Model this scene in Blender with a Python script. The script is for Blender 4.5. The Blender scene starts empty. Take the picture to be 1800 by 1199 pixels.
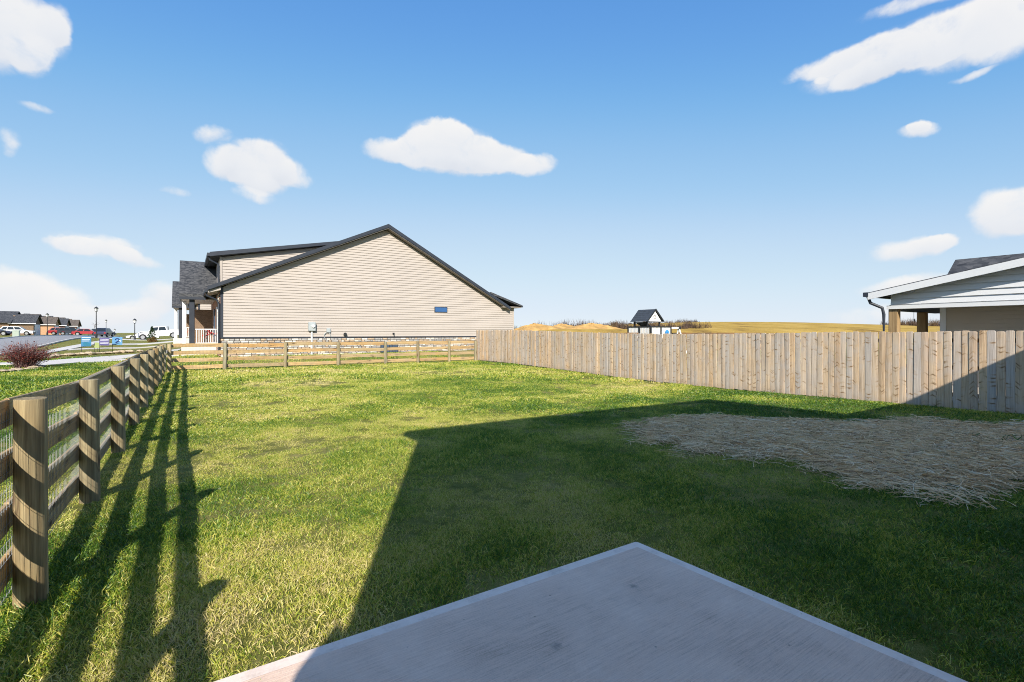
import bpy, math, random
import numpy as np
from mathutils import Vector, Matrix
R = math.radians
random.seed(7)
rng = np.random.default_rng(11)
sc = bpy.context.scene
COL = sc.collection

# ------------------------------------------------------------------ camera, sky, sun, exposure
cd = bpy.data.cameras.new('camera')
cam = bpy.data.objects.new('camera', cd)
COL.objects.link(cam)
cam.location = (0, 0, 1.6)
cam.rotation_euler = (R(90), 0, 0)
cd.sensor_width = 36.0
cd.lens = 17.4
cd.shift_y = -0.0081
cd.clip_start = 0.05
cd.clip_end = 3000
sc.camera = cam

SUN_EL, SUN_AZ = R(30.0), math.atan2(0.11, -0.994)      # the sun stands behind the viewer
sd = bpy.data.lights.new('sun', 'SUN')
sun = bpy.data.objects.new('sun', sd)
COL.objects.link(sun)
sd.energy = 3.65
sd.angle = R(0.53)
sd.color = (1.0, 0.93, 0.82)
ldir = Vector((-math.sin(SUN_AZ) * math.cos(SUN_EL), -math.cos(SUN_AZ) * math.cos(SUN_EL), -math.sin(SUN_EL)))
sun.rotation_euler = ldir.to_track_quat('-Z', 'Y').to_euler()

sc.view_settings.view_transform = 'Standard'
sc.view_settings.look = 'None'
sc.view_settings.gamma = 1.0
sc.view_settings.exposure = 0.95
sc.view_settings.use_curve_mapping = False
sc.render.engine = 'CYCLES'
sc.cycles.use_denoising = True
sc.cycles.denoiser = 'OPENIMAGEDENOISE'
sc.cycles.denoising_input_passes = 'RGB_ALBEDO_NORMAL'
sc.cycles.denoising_prefilter = 'NONE'
sc.cycles.pixel_filter_type = 'BLACKMAN_HARRIS'
sc.cycles.filter_width = 1.0
sc.cycles.sample_clamp_indirect = 4.0
sc.cycles.use_adaptive_sampling = True
sc.cycles.adaptive_threshold = 0.025
sc.cycles.max_bounces = 5
sc.cycles.diffuse_bounces = 3
sc.cycles.glossy_bounces = 2
sc.cycles.transmission_bounces = 3
sc.cycles.transparent_max_bounces = 4


class NT:
    """small helper to write node trees"""
    def __init__(self, nt):
        self.nt = nt
    def n(self, kind, **kw):
        node = self.nt.nodes.new(kind)
        for k, v in kw.items():
            setattr(node, k, v)
        return node
    def link(self, a, b):
        self.nt.links.new(a, b)
    def put(self, sock, val):
        if isinstance(val, bpy.types.NodeSocket):
            self.nt.links.new(val, sock)
        elif val is not None:
            if sock.type == 'RGBA' and len(val) == 3:
                val = (*val, 1)
            sock.default_value = val
    def math(self, op, a, b=None, c=None, clamp=False):
        m = self.n('ShaderNodeMath', operation=op)
        m.use_clamp = clamp
        self.put(m.inputs[0], a)
        if b is not None: self.put(m.inputs[1], b)
        if c is not None: self.put(m.inputs[2], c)
        return m.outputs[0]
    def mix(self, fac, a, b, blend='MIX'):
        m = self.n('ShaderNodeMix', data_type='RGBA', blend_type=blend)
        self.put(m.inputs[0], fac); self.put(m.inputs[6], a); self.put(m.inputs[7], b)
        return m.outputs[2]
    def noise(self, vec, scale, detail=4, rough=0.55, dist=0.0):
        t = self.n('ShaderNodeTexNoise')
        if vec is not None: self.link(vec, t.inputs['Vector'])
        t.inputs['Scale'].default_value = scale
        t.inputs['Detail'].default_value = detail
        t.inputs['Roughness'].default_value = rough
        t.inputs['Distortion'].default_value = dist
        return t.outputs[0]
    def voro(self, vec, scale, feature='F1'):
        t = self.n('ShaderNodeTexVoronoi', feature=feature)
        if vec is not None: self.link(vec, t.inputs['Vector'])
        t.inputs['Scale'].default_value = scale
        return t
    def ramp(self, fac, stops):
        r = self.n('ShaderNodeValToRGB')
        self.link(fac, r.inputs[0])
        el = r.color_ramp.elements
        while len(el) < len(stops): el.new(0.5)
        for e, (p, c) in zip(el, stops):
            e.position = p
            e.color = (*c, 1) if not isinstance(c, (int, float)) else (c, c, c, 1)
        return r.outputs[0]
    def maprange(self, v, a, b, c=0.0, d=1.0, smooth=False):
        m = self.n('ShaderNodeMapRange')
        if smooth: m.interpolation_type = 'SMOOTHSTEP'
        self.put(m.inputs[0], v)
        for i, x in enumerate((a, b, c, d)): m.inputs[i + 1].default_value = x
        return m.outputs[0]
    def mapping(self, vec, scale=(1, 1, 1), rot=(0, 0, 0), loc=(0, 0, 0)):
        m = self.n('ShaderNodeMapping')
        self.link(vec, m.inputs[0])
        self.put(m.inputs[1], loc); self.put(m.inputs[2], rot); self.put(m.inputs[3], scale)
        return m.outputs[0]
    def bump(self, h, strength=0.3, dist=0.01):
        b = self.n('ShaderNodeBump')
        b.inputs['Strength'].default_value = strength
        b.inputs['Distance'].default_value = dist
        self.link(h, b.inputs['Height'])
        return b.outputs[0]


# ---- sky: physical daylight sky with scattered fair-weather clouds, given as directions (azimuth, elevation)
def pix_dir(x, y):
    az = math.atan((x - 900) / 870.0)
    return az, math.atan((585 - y) / 870.0 * math.cos(az))

CLOUDS = [  # each puff: bearing and height of its centre, half sizes, tilt (degrees), weight
    (800, 258, 95, 42, 4, 1.0), (745, 262, 62, 34, -8, 1.0), (868, 272, 62, 32, 12, 1.0), (790, 232, 40, 24, 0, .95), (930, 290, 48, 22, 0, .95), (680, 262, 42, 24, 0, .9), (800, 290, 90, 22, 0, .9), 
    (460, 290, 62, 42, 8, .85), (410, 290, 42, 28, 0, .8), (510, 300, 42, 24, 22, .75), (450, 340, 32, 13, 0, .5), (452, 318, 36, 18, 0, .5), (470, 262, 40, 22, 0, .7), (380, 245, 34, 16, -12, .6), 
    (175, 432, 88, 20, 5, .8), (130, 430, 52, 16, 0, .7), (235, 452, 52, 13, 14, .7), (310, 338, 26, 8, 0, .4),
    (30, 50, 84, 62, 0, 1.0), (-40, 40, 90, 80, 0, 1.0), (45, 95, 44, 36, -20, .8), (85, 40, 34, 40, 0, .8), (15, 245, 22, 26, 0, .6), (60, 181, 34, 8, 0, .35),
    (60, 525, 98, 46, 6, .95), (-20, 530, 120, 64, 0, 1.0), (290, 520, 48, 26, 0, .65), (230, 545, 70, 22, 0, .55), (160, 560, 120, 26, 0, .55),
    (1580, 85, 175, 40, -10, .9), (1480, 103, 110, 19, -8, .8), (1700, 50, 110, 56, -18, .95), (1530, 125, 66, 24, -14, .85), (1630, 70, 80, 42, -8, .9), (1800, 20, 110, 70, -20, 1.0), (1590, 8, 90, 14, 0, .5), (1715, 124, 44, 9, -6, .5), (1450, 138, 14, 7, 0, .4),
    (1622, 219, 40, 15, 2, .8), (1620, 212, 22, 12, 0, .7),
    (1600, 437, 72, 20, -5, .85), (1640, 428, 44, 15, 0, .8), (1775, 375, 76, 40, -4, 1.0), (1850, 370, 110, 50, 0, 1.0), (1600, 502, 100, 16, -8, .55), (1560, 560, 130, 22, 0, .45),
]
def build_sky():
    w = bpy.data.worlds.new('World')
    sc.world = w
    w.use_nodes = True
    nt = w.node_tree
    nt.nodes.clear()
    T = NT(nt)
    out = T.n('ShaderNodeOutputWorld')
    sky = T.n('ShaderNodeTexSky', sky_type='NISHITA')
    sky.sun_disc = False
    sky.sun_elevation = SUN_EL
    sky.sun_rotation = SUN_AZ
    sky.altitude = 200
    sky.air_density = 0.7
    sky.dust_density = 0.0
    sky.ozone_density = 3.0
    bg = T.n('ShaderNodeBackground')
    bg.inputs[1].default_value = 0.10
    # film-like response for the whole sky: deep blue overhead, soft pale horizon
    small = T.n('ShaderNodeVectorMath', operation='SCALE'); T.link(sky.outputs[0], small.inputs[0]); small.inputs[3].default_value = 1 / 12.0
    cv = T.n('ShaderNodeRGBCurve'); T.link(small.outputs[0], cv.inputs[1])
    for ch, pts in enumerate((((.67, .122), (1.36, .325), (2.82, .565), (8.27, .75)), ((1.24, .333), (2.48, .562), (4.87, .735), (10.5, .84)), ((2.55, .735), (4.78, .845), (8.07, .895), (10.58, .92)))):
        c = cv.mapping.curves[ch]
        c.points[0].location = (0, 0)
        c.points[1].location = (1.0, pts[-1][1] + .03)
        for x, y in pts: c.points.new(x / 12.0, y)
        for p_ in c.points: p_.handle_type = 'AUTO_CLAMPED'
    cv.mapping.use_clip = True
    cv.mapping.update()
    big = T.n('ShaderNodeVectorMath', operation='SCALE'); glow = T.n('ShaderNodeVectorMath', operation='SUBTRACT'); T.link(sky.outputs[0], glow.inputs[0]); glow.inputs[1].default_value = (11, 11, 11)
    gmax = T.n('ShaderNodeVectorMath', operation='MAXIMUM'); T.link(glow.outputs[0], gmax.inputs[0]); gmax.inputs[1].default_value = (0, 0, 0)
    both = T.n('ShaderNodeVectorMath', operation='MULTIPLY_ADD'); T.link(gmax.outputs[0], both.inputs[0]); both.inputs[1].default_value = (.07, .07, .07); T.link(cv.outputs[0], both.inputs[2])
    T.link(both.outputs[0], big.inputs[0]); big.inputs[3].default_value = 5.3
    T.link(big.outputs[0], bg.inputs[0])
    tc = T.n('ShaderNodeTexCoord')
    d = tc.outputs['Generated']
    warp = T.n('ShaderNodeTexNoise'); T.link(d, warp.inputs['Vector'])
    warp.inputs['Scale'].default_value = 7.0; warp.inputs['Detail'].default_value = 5.0; warp.inputs['Roughness'].default_value = 0.6
    ws = T.n('ShaderNodeSeparateColor'); T.link(warp.outputs[1], ws.inputs[0])
    sep = T.n('ShaderNodeSeparateXYZ'); T.link(d, sep.inputs[0])
    az = T.math('ARCTAN2', sep.outputs[0], sep.outputs[1])
    el = T.math('ARCSINE', sep.outputs[2])
    az = T.math('ADD', az, T.math('MULTIPLY', T.math('SUBTRACT', ws.outputs[0], 0.5), 0.07))
    el = T.math('ADD', el, T.math('MULTIPLY', T.math('SUBTRACT', ws.outputs[1], 0.5), 0.045))
    puffs = []
    for (x, y, hw, hh, tilt, wt) in CLOUDS:
        a, e = pix_dir(x, y)
        a2, _ = pix_dir(x + hw, y); a1, _ = pix_dir(x - hw, y)
        _, e2 = pix_dir(x, y - hh); _, e1 = pix_dir(x, y + hh)
        puffs.append((a, e, (a2 - a1) / 2, (e2 - e1) / 2, R(-tilt), wt))
    rr = random.Random(5)
    for k in range(5):                                     # the same kind of sky all the way round
        a = R(rr.uniform(62, 298)); e = R(rr.uniform(4, 50))
        if a > math.pi: a -= 2 * math.pi
        for j in range(2):
            puffs.append((a + rr.uniform(-.05, .05), e + rr.uniform(-.01, .01), rr.uniform(.05, .11), rr.uniform(.02, .04), R(rr.uniform(-10, 10)), rr.uniform(.6, 1)))
    for k in range(8):                                      # puffs added overhead, out of view, to whiten the light in the shade
        a = rr.uniform(-math.pi, math.pi); e = R(rr.uniform(42, 74))
        puffs.append((a, e, rr.uniform(.12, .2) / math.cos(e), rr.uniform(.07, .12), 0, rr.uniform(.7, 1)))
    lift_n = lift_d = None
    for (a, e, ra, re, tl, wt) in puffs:
        c, sn = math.cos(tl), math.sin(tl)
        p = T.math('MULTIPLY_ADD', el, sn / ra, T.math('MULTIPLY_ADD', az, c / ra, -(a * c + e * sn) / ra))
        q = T.math('MULTIPLY_ADD', el, c / re, T.math('MULTIPLY_ADD', az, -sn / re, (a * sn - e * c) / re))
        r2 = T.math('MULTIPLY_ADD', q, q, T.math('MULTIPLY', p, p))
        f = T.math('MULTIPLY_ADD', r2, -wt, 1.3 * wt, clamp=True)
        lift_n = T.math('MULTIPLY', f, q) if lift_n is None else T.math('MULTIPLY_ADD', f, q, lift_n)
        lift_d = f if lift_d is None else T.math('ADD', lift_d, f)
    total = T.math('MINIMUM', lift_d, 1.0)
    fine = T.noise(d, 17.0, 8, 0.64, 0.3)
    dens = T.math('ADD', total, T.math('MULTIPLY', T.math('MULTIPLY', T.math('SUBTRACT', fine, 0.5), 1.5), T.math('MULTIPLY', total, 3.0, clamp=True)))
    alpha = T.maprange(dens, 0.02, 1.0, 0.0, 1.0, True)
    soft = T.noise(d, 9.0, 3, 0.5)
    up = T.math('DIVIDE', lift_n, T.math('ADD', lift_d, 0.05))                  # -1 at a puff's base, +1 at its crown
    sh = T.math('ADD', T.math('MULTIPLY', up, 0.55), T.math('MULTIPLY', T.math('SUBTRACT', soft, 0.5), 1.1))
    col = T.ramp(T.maprange(sh, -0.75, 0.45), [(0.0, (0.74, 0.78, 0.86)), (0.45, (0.88, 0.90, 0.94)), (1.0, (1.0, 0.985, 0.97))])
    cb = T.n('ShaderNodeBackground')
    cb.inputs[1].default_value = 0.49
    T.link(col, cb.inputs[0])
    mx = T.n('ShaderNodeMixShader')
    T.link(T.math('MULTIPLY', alpha, 0.96), mx.inputs[0]); T.link(bg.outputs[0], mx.inputs[1]); T.link(cb.outputs[0], mx.inputs[2])
    T.link(mx.outputs[0], out.inputs[0])
    w.cycles.sampling_method = 'MANUAL'
    w.cycles.sample_map_resolution = 512
build_sky()

# ------------------------------------------------------------------ place: the yard grid (u along the side fences, v across) and the terrain
CU, SU = 0.836, 0.549
GRID = math.atan2(SU, CU)            # local x = v, local y = u
def xy(u, v): return (-SU * u + CU * v, CU * u + SU * v)
def uv(X, Y): return (-SU * X + CU * Y, CU * X + SU * Y)
def ss(a, b, x):
    t = np.clip((x - a) / (b - a), 0, 1)
    return t * t * (3 - 2 * t)
def terr(X, Y):
    X = np.asarray(X, float); Y = np.asarray(Y, float)
    u = -SU * X + CU * Y; v = CU * X + SU * Y
    z = -0.04 - 0.15 * np.exp(-((u - 11.5) / 6.0) ** 2) * ss(4, 13, v) * (1 - ss(20, 30, v))
    z = z + 0.28 * ss(25.8, 31, u) * ss(-4, 0.5, v)
    az = np.arctan2(X, np.maximum(Y, 0.1))
    front = ss(0, 12, Y)
    wl = 0.5 + 0.5 * ss(0.64, 0.74, -az)
    right = ss(-0.1, 0.1, az)
    z = z + front * 1.15 * wl * ss(26, 66, Y) * (1 - right)
    z = z + front * right * 1.85 * ss(48, 68, Y)
    z = z + 3.1 * ss(85, 165, Y) * np.exp(-((X - 72) / 62) ** 2)
    return z
def tz(X, Y): return float(terr(X, Y))


class MB:
    """collects faces; build() links them as one mesh object"""
    def __init__(self, T=None):
        self.v, self.f, self.m, self.T = [], [], [], T
    def add(self, pts, faces, mi=0):
        o = len(self.v)
        self.v += [tuple(self.T(p)) if self.T else tuple(p) for p in pts]
        self.f += [tuple(o + i for i in f) for f in faces]
        self.m += [mi] * len(faces)
        return self
    def quad(self, a, b, c, d, mi=0): return self.add([a, b, c, d], [(0, 1, 2, 3)], mi)
    def box(self, x0, x1, y0, y1, z0, z1, mi=0):
        return self.add([(x0, y0, z0), (x1, y0, z0), (x1, y1, z0), (x0, y1, z0), (x0, y0, z1), (x1, y0, z1), (x1, y1, z1), (x0, y1, z1)],
                        [(0, 3, 2, 1), (4, 5, 6, 7), (0, 1, 5, 4), (1, 2, 6, 5), (2, 3, 7, 6), (3, 0, 4, 7)], mi)
    def cbox(self, x0, x1, y0, y1, z0, z1, b=0.01, mi=0):
        """box with chamfered vertical and top edges"""
        lo = [(x0 + b, y0), (x1 - b, y0), (x1, y0 + b), (x1, y1 - b), (x1 - b, y1), (x0 + b, y1), (x0, y1 - b), (x0, y0 + b)]
        cx, cy = (x0 + x1) / 2, (y0 + y1) / 2
        hi = [(x + (b if x < cx else -b), y + (b if y < cy else -b)) for x, y in lo]
        p = [(x, y, z0) for x, y in lo] + [(x, y, z1 - b) for x, y in lo] + [(x, y, z1) for x, y in hi]
        f = [tuple(range(7, -1, -1)), tuple(range(16, 24))]
        for i in range(8):
            j = (i + 1) % 8
            f += [(i, j, 8 + j, 8 + i), (8 + i, 8 + j, 16 + j, 16 + i)]
        return self.add(p, f, mi)
    def extrude(self, poly, vec, mi=0):
        n = len(poly)
        q = [tuple(Vector(p) + Vector(vec)) for p in poly]
        f = [tuple(range(n - 1, -1, -1)), tuple(range(n, 2 * n))]
        f += [(i, (i + 1) % n, n + (i + 1) % n, n + i) for i in range(n)]
        return self.add(list(poly) + q, f, mi)
    def xz(self, poly, y0, y1, mi=0): return self.extrude([(x, y0, z) for x, z in poly], (0, y1 - y0, 0), mi)
    def yz(self, poly, x0, x1, mi=0): return self.extrude([(x0, y, z) for y, z in poly], (x1 - x0, 0, 0), mi)
    def tube(self, pts, radii, n=8, cap=True, mi=0):
        pts = [Vector(p) for p in pts]
        if isinstance(radii, (int, float)): radii = [radii] * len(pts)
        ring, V = [], []
        for i, p in enumerate(pts):
            t = (pts[min(i + 1, len(pts) - 1)] - pts[max(i - 1, 0)]).normalized()
            a = t.cross(Vector((0, 0, 1)))
            a = Vector((1, 0, 0)) if a.length < 1e-3 else a.normalized()
            b = t.cross(a)
            for k in range(n):
                th = 2 * math.pi * k / n
                V.append(tuple(p + radii[i] * (math.cos(th) * a + math.sin(th) * b)))
        F = []
        for i in range(len(pts) - 1):
            for k in range(n):
                F.append((i * n + k, i * n + (k + 1) % n, (i + 1) * n + (k + 1) % n, (i + 1) * n + k))
        if cap:
            F.append(tuple(range(n - 1, -1, -1))); F.append(tuple((len(pts) - 1) * n + k for k in range(n)))
        return self.add(V, F, mi)
    def disc_x(self, c, r, w, n=18, mi=0):
        """wheel-like cylinder, axis along y"""
        return self.tube([(c[0], c[1] - w / 2, c[2]), (c[0], c[1] + w / 2, c[2])], r, n, True, mi)
    def mesh(self, name, mats, smooth=False):
        me = bpy.data.meshes.new(name)
        me.from_pydata(self.v, [], self.f)
        for m in (mats if isinstance(mats, (list, tuple)) else [mats]): me.materials.append(m)
        if any(self.m): me.polygons.foreach_set('material_index', self.m)
        if smooth: me.polygons.foreach_set('use_smooth', [True] * len(self.f))
        me.update()
        return me
    def build(self, name, mats, parent=None, smooth=False, loc=None, rz=0.0):
        o = bpy.data.objects.new(name, self.mesh(name, mats, smooth))
        COL.objects.link(o)
        if parent: o.parent = parent
        if loc: o.location = loc
        if rz: o.rotation_euler[2] = rz
        return o

def tag(o, label=None, cat=None, group=None, kind=None):
    if label: o['label'] = label
    if cat: o['category'] = cat
    if group: o['group'] = group
    if kind: o['kind'] = kind
    return o
def thing(name, label, cat, loc=(0, 0, 0), rz=0.0, group=None):
    o = bpy.data.objects.new(name, None)
    o.empty_display_size = 0.2
    COL.objects.link(o)
    o.location = loc
    o.rotation_euler[2] = rz
    return tag(o, label, cat, group)
def copy_tree(o, parent=None):
    c = o.copy()
    COL.objects.link(c)
    if parent: c.parent = parent
    for ch in list(o.children): copy_tree(ch, c)
    return c

# ------------------------------------------------------------------ materials
def new_mat(name, rough=0.8, spec=0.3):
    m = bpy.data.materials.new(name)
    m.use_nodes = True
    T = NT(m.node_tree)
    b = m.node_tree.nodes['Principled BSDF']
    b.inputs['Roughness'].default_value = rough
    b.inputs['Specular IOR Level'].default_value = spec
    return m, T, b
def varied(name, col, amount=0.12, scale=3.0, rough=0.75, spec=0.3, bump=0.0, bscale=40.0, metal=0.0):
    m, T, b = new_mat(name, rough, spec)
    tc = T.n('ShaderNodeTexCoord').outputs['Object']
    f = T.noise(tc, scale, 5, 0.6)
    lo = tuple(c * (1 - amount) for c in col); hi = tuple(min(1, c * (1 + amount)) for c in col)
    T.link(T.ramp(f, [(0.3, lo), (0.7, hi)]), b.inputs['Base Color'])
    b.inputs['Metallic'].default_value = metal
    if bump: T.link(T.bump(T.noise(tc, bscale, 4, 0.6), bump, 0.01), b.inputs['Normal'])
    return m
def glass_mat(name, col=(0.02, 0.025, 0.03)):
    m, T, b = new_mat(name, 0.05, 0.6)
    b.inputs['Base Color'].default_value = (*col, 1)
    return m
def car_paint(name, col):
    m = varied(name, col, 0.04, 2.0, 0.28, 0.5)
    m.node_tree.nodes['Principled BSDF'].inputs['Coat Weight'].default_value = 0.5
    return m

def wood_mat(name, axis, tones, knots=True, chevron=False, crack_scale=120.0, seedscale=40.0, dark=(0.10, 0.06, 0.035), weather=None, knot_scale=(9.0, 3.2)):
    """weathered softwood: grain along an axis of the piece, each piece with its own tone, knots"""
    m, T, b = new_mat(name, 0.82, 0.2)
    oi = T.n('ShaderNodeObjectInfo')
    tc = T.n('ShaderNodeTexCoord').outputs['Object']
    off = T.n('ShaderNodeCombineXYZ')
    T.link(T.math('MULTIPLY', oi.outputs['Random'], seedscale), off.inputs[0])
    T.link(T.math('MULTIPLY', oi.outputs['Random'], seedscale * 2.7), off.inputs[1])
    T.link(T.math('MULTIPLY', oi.outputs['Random'], seedscale * 1.9), off.inputs[2])
    va = T.n('ShaderNodeVectorMath', operation='ADD'); T.link(tc, va.inputs[0]); T.link(off.outputs[0], va.inputs[1])
    p = va.outputs[0]
    gs = [55.0, 55.0, 55.0]; gs[axis] = 1.6
    grain = T.noise(T.mapping(p, gs), 1.0, 6, 0.65, 0.6)
    bs = [9.0, 9.0, 9.0]; bs[axis] = 0.9
    broad = T.noise(T.mapping(p, bs), 1.0, 3, 0.5)
    base = T.ramp(T.math('ADD', T.math('MULTIPLY', grain, 0.7), T.math('MULTIPLY', broad, 0.35)), [(0.32, tones[0]), (0.52, tones[1]), (0.72, tones[2])])
    own = T.ramp(oi.outputs['Random'], [(0.0, (0.86, 0.79, 0.70)), (0.25, (1.0, 0.96, 0.90)), (0.5, (0.80, 0.83, 0.88)), (0.75, (1.12, 1.03, 0.90)), (0.9, (0.98, 0.80, 0.58)), (1.0, (0.86, 0.82, 0.79))])
    base = T.mix(1.0, base, own, 'MULTIPLY')
    if weather:
        wn = T.noise(p, 2.3, 4, 0.6)
        base = T.mix(T.maprange(wn, 0.45, 0.7, 0.0, 0.55), base, weather)
    if knots:
        ks = [knot_scale[0]] * 3; ks[axis] = knot_scale[1]
        vt = T.voro(T.mapping(p, ks), 1.0)
        dist = T.math('ADD', vt.outputs['Distance'], T.math('MULTIPLY', T.math('SUBTRACT', grain, 0.5), 0.16))
        kk = T.maprange(dist, 0.08, 0.24, 1.0, 0.0, True)
        ring = T.maprange(T.math('ABSOLUTE', T.math('SUBTRACT', dist, 0.27)), 0.0, 0.06, 0.5, 0.0, True)
        pick = T.n('ShaderNodeSeparateColor'); T.link(vt.outputs['Color'], pick.inputs[0])
        some = T.math('GREATER_THAN', pick.outputs[0], 0.45)
        base = T.mix(T.math('MULTIPLY', T.math('MAXIMUM', kk, ring), some), base, dark)
    if chevron:
        r2 = T.math('FRACT', T.math('MULTIPLY', oi.outputs['Random'], 37.7))
        base = T.mix(T.maprange(r2, 0.4, 1.0, 0.0, 0.5), base, T.mix(grain, (0.26, 0.25, 0.25), (0.62, 0.60, 0.585)))
    if chevron:                                            # the dark whorl marks of fence pine, slanting down from the heart line
        so = T.n('ShaderNodeSeparateXYZ'); T.link(tc, so.inputs[0]); sp = T.n('ShaderNodeSeparateXYZ'); T.link(p, sp.inputs[0])
        cb = T.n('ShaderNodeCombineXYZ')
        T.link(T.math('MULTIPLY', sp.outputs[0], 5.0), cb.inputs[0])
        slant = T.math('MULTIPLY', T.math('ABSOLUTE', so.outputs[0]), T.math('SUBTRACT', T.math('MULTIPLY', oi.outputs['Random'], 2.4), 1.2))
        T.link(T.math('MULTIPLY', T.math('ADD', sp.outputs[2], slant), 17.0), cb.inputs[2])
        vt = T.voro(cb.outputs[0], 1.0)
        pick = T.n('ShaderNodeSeparateColor'); T.link(vt.outputs['Color'], pick.inputs[0])
        d2 = T.math('ADD', vt.outputs['Distance'], T.math('MULTIPLY', T.math('SUBTRACT', grain, 0.5), 0.25))
        mark = T.math('MULTIPLY', T.maprange(d2, 0.12, 0.27, 1.0, 0.0, True), T.math('GREATER_THAN', pick.outputs[0], 0.60))
        base = T.mix(mark, base, dark)
        halo = T.math('MULTIPLY', T.maprange(d2, 0.2, 0.55, 0.45, 0.0, True), T.math('GREATER_THAN', pick.outputs[0], 0.60))
        base = T.mix(halo, base, (0.36, 0.23, 0.12))
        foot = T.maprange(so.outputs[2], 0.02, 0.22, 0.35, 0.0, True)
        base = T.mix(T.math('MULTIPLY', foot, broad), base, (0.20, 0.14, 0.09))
    cr = [crack_scale] * 3; cr[axis] = 1.1
    crack = T.noise(T.mapping(p, cr), 1.0, 3, 0.5, 0.3)
    base = T.mix(T.maprange(crack, 0.63, 0.70, 0.0, 0.75), base, dark)
    T.link(base, b.inputs['Base Color'])
    T.link(T.bump(T.math('ADD', grain, T.maprange(crack, 0.62, 0.74, 0.0, -1.5)), 0.5, 0.005), b.inputs['Normal'])
    return m

MAT = {}
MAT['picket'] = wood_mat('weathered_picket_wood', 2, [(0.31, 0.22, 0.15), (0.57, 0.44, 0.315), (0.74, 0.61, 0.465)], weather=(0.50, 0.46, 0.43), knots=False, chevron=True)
MAT['rail'] = wood_mat('treated_rail_wood', 0, [(0.22, 0.14, 0.065), (0.48, 0.345, 0.175), (0.64, 0.49, 0.28)], weather=(0.38, 0.30, 0.20), knot_scale=(8.0, 2.2))
MAT['post'] = wood_mat('treated_post_wood', 2, [(0.085, 0.065, 0.04), (0.30, 0.255, 0.16), (0.58, 0.53, 0.36)], weather=(0.20, 0.185, 0.125), knot_scale=(7.0, 2.5), crack_scale=52.0)
MAT['brown_rail'] = wood_mat('brown_rail_wood', 0, [(0.12, 0.075, 0.045), (0.20, 0.13, 0.08), (0.28, 0.19, 0.12)])
MAT['cedar'] = wood_mat('cedar_post_wood', 2, [(0.18, 0.115, 0.06), (0.34, 0.24, 0.13), (0.48, 0.36, 0.21)], knots=False)
MAT['wire'] = varied('galvanised_wire', (0.40, 0.41, 0.41), 0.1, 5, 0.45, 0.5, metal=0.6)
MAT['siding'] = varied('cream_vinyl_siding', (0.425, 0.375, 0.335), 0.05, 0.5, 0.6, 0.3, 0.03, 8)
MAT['white_siding'] = varied('white_vinyl_siding', (0.66, 0.665, 0.68), 0.03, 0.5, 0.55, 0.3)
MAT['white'] = varied('white_painted_trim', (0.74, 0.74, 0.74), 0.03, 2, 0.5, 0.3)
MAT['navy'] = varied('charcoal_metal_trim', (0.030, 0.036, 0.050), 0.15, 2, 0.45, 0.4)
MAT['soffit'] = varied('taupe_soffit', (0.20, 0.175, 0.15), 0.08, 2, 0.7)
MAT['concrete'] = varied('pale_concrete', (0.62, 0.585, 0.54), 0.10, 1.5, 0.9, 0.2, 0.1, 30)
MAT['grey_metal'] = varied('grey_painted_metal', (0.36, 0.39, 0.40), 0.08, 6, 0.5, 0.4)
MAT['black'] = varied('black_painted_metal', (0.02, 0.022, 0.025), 0.2, 5, 0.5, 0.4)
MAT['tyre'] = varied('black_rubber', (0.025, 0.025, 0.026), 0.2, 8, 0.85, 0.2)
MAT['rim'] = varied('alloy_rim', (0.45, 0.45, 0.46), 0.1, 8, 0.35, 0.5, metal=0.7)
MAT['glass'] = glass_mat('dark_window_glass')
MAT['blue_glass'] = glass_mat('blue_window_glass', (0.03, 0.10, 0.26))
MAT['lens'] = varied('clear_lens', (0.75, 0.75, 0.72), 0.05, 8, 0.15, 0.5)
MAT['red_lens'] = varied('red_lens', (0.35, 0.02, 0.02), 0.05, 8, 0.2, 0.5)
MAT['door_blue'] = varied('dark_blue_door_paint', (0.05, 0.08, 0.13), 0.1, 4, 0.5)
MAT['flower'] = varied('red_flower', (0.45, 0.02, 0.03), 0.3, 20, 0.8)
MAT['dirt'] = varied('orange_clay_dirt', (0.44, 0.27, 0.10), 0.35, 0.7, 0.95, 0.1, 0.6, 6)
MAT['rock'] = varied('tan_limestone', (0.45, 0.36, 0.25), 0.3, 6, 0.9, 0.2, 0.5, 18)

def brick_mat(name, c1, c2, mortar):
    m, T, b = new_mat(name, 0.9, 0.15)
    tc = T.n('ShaderNodeTexCoord').outputs['Object']
    sp = T.n('ShaderNodeSeparateXYZ'); T.link(tc, sp.inputs[0])
    cb = T.n('ShaderNodeCombineXYZ')
    T.link(T.math('ADD', sp.outputs[0], sp.outputs[1]), cb.inputs[0]); T.link(sp.outputs[2], cb.inputs[1])
    br = T.n('ShaderNodeTexBrick'); T.link(cb.outputs[0], br.inputs['Vector'])
    T.put(br.inputs['Color1'], c1); T.put(br.inputs['Color2'], c2); T.put(br.inputs['Mortar'], mortar)
    br.inputs['Scale'].default_value = 4.6; br.inputs['Mortar Size'].default_value = 0.015
    T.link(br.outputs[0], b.inputs['Base Color'])
    return m
MAT['brick'] = brick_mat('red_brown_brick', (0.32, 0.14, 0.09), (0.42, 0.21, 0.13), (0.45, 0.40, 0.35))
MAT['tan_brick'] = brick_mat('orange_tan_brick', (0.46, 0.25, 0.13), (0.52, 0.30, 0.16), (0.5, 0.42, 0.32))
MAT['brown_brick'] = brick_mat('dark_brown_brick', (0.16, 0.10, 0.065), (0.24, 0.16, 0.10), (0.3, 0.25, 0.2))

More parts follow.
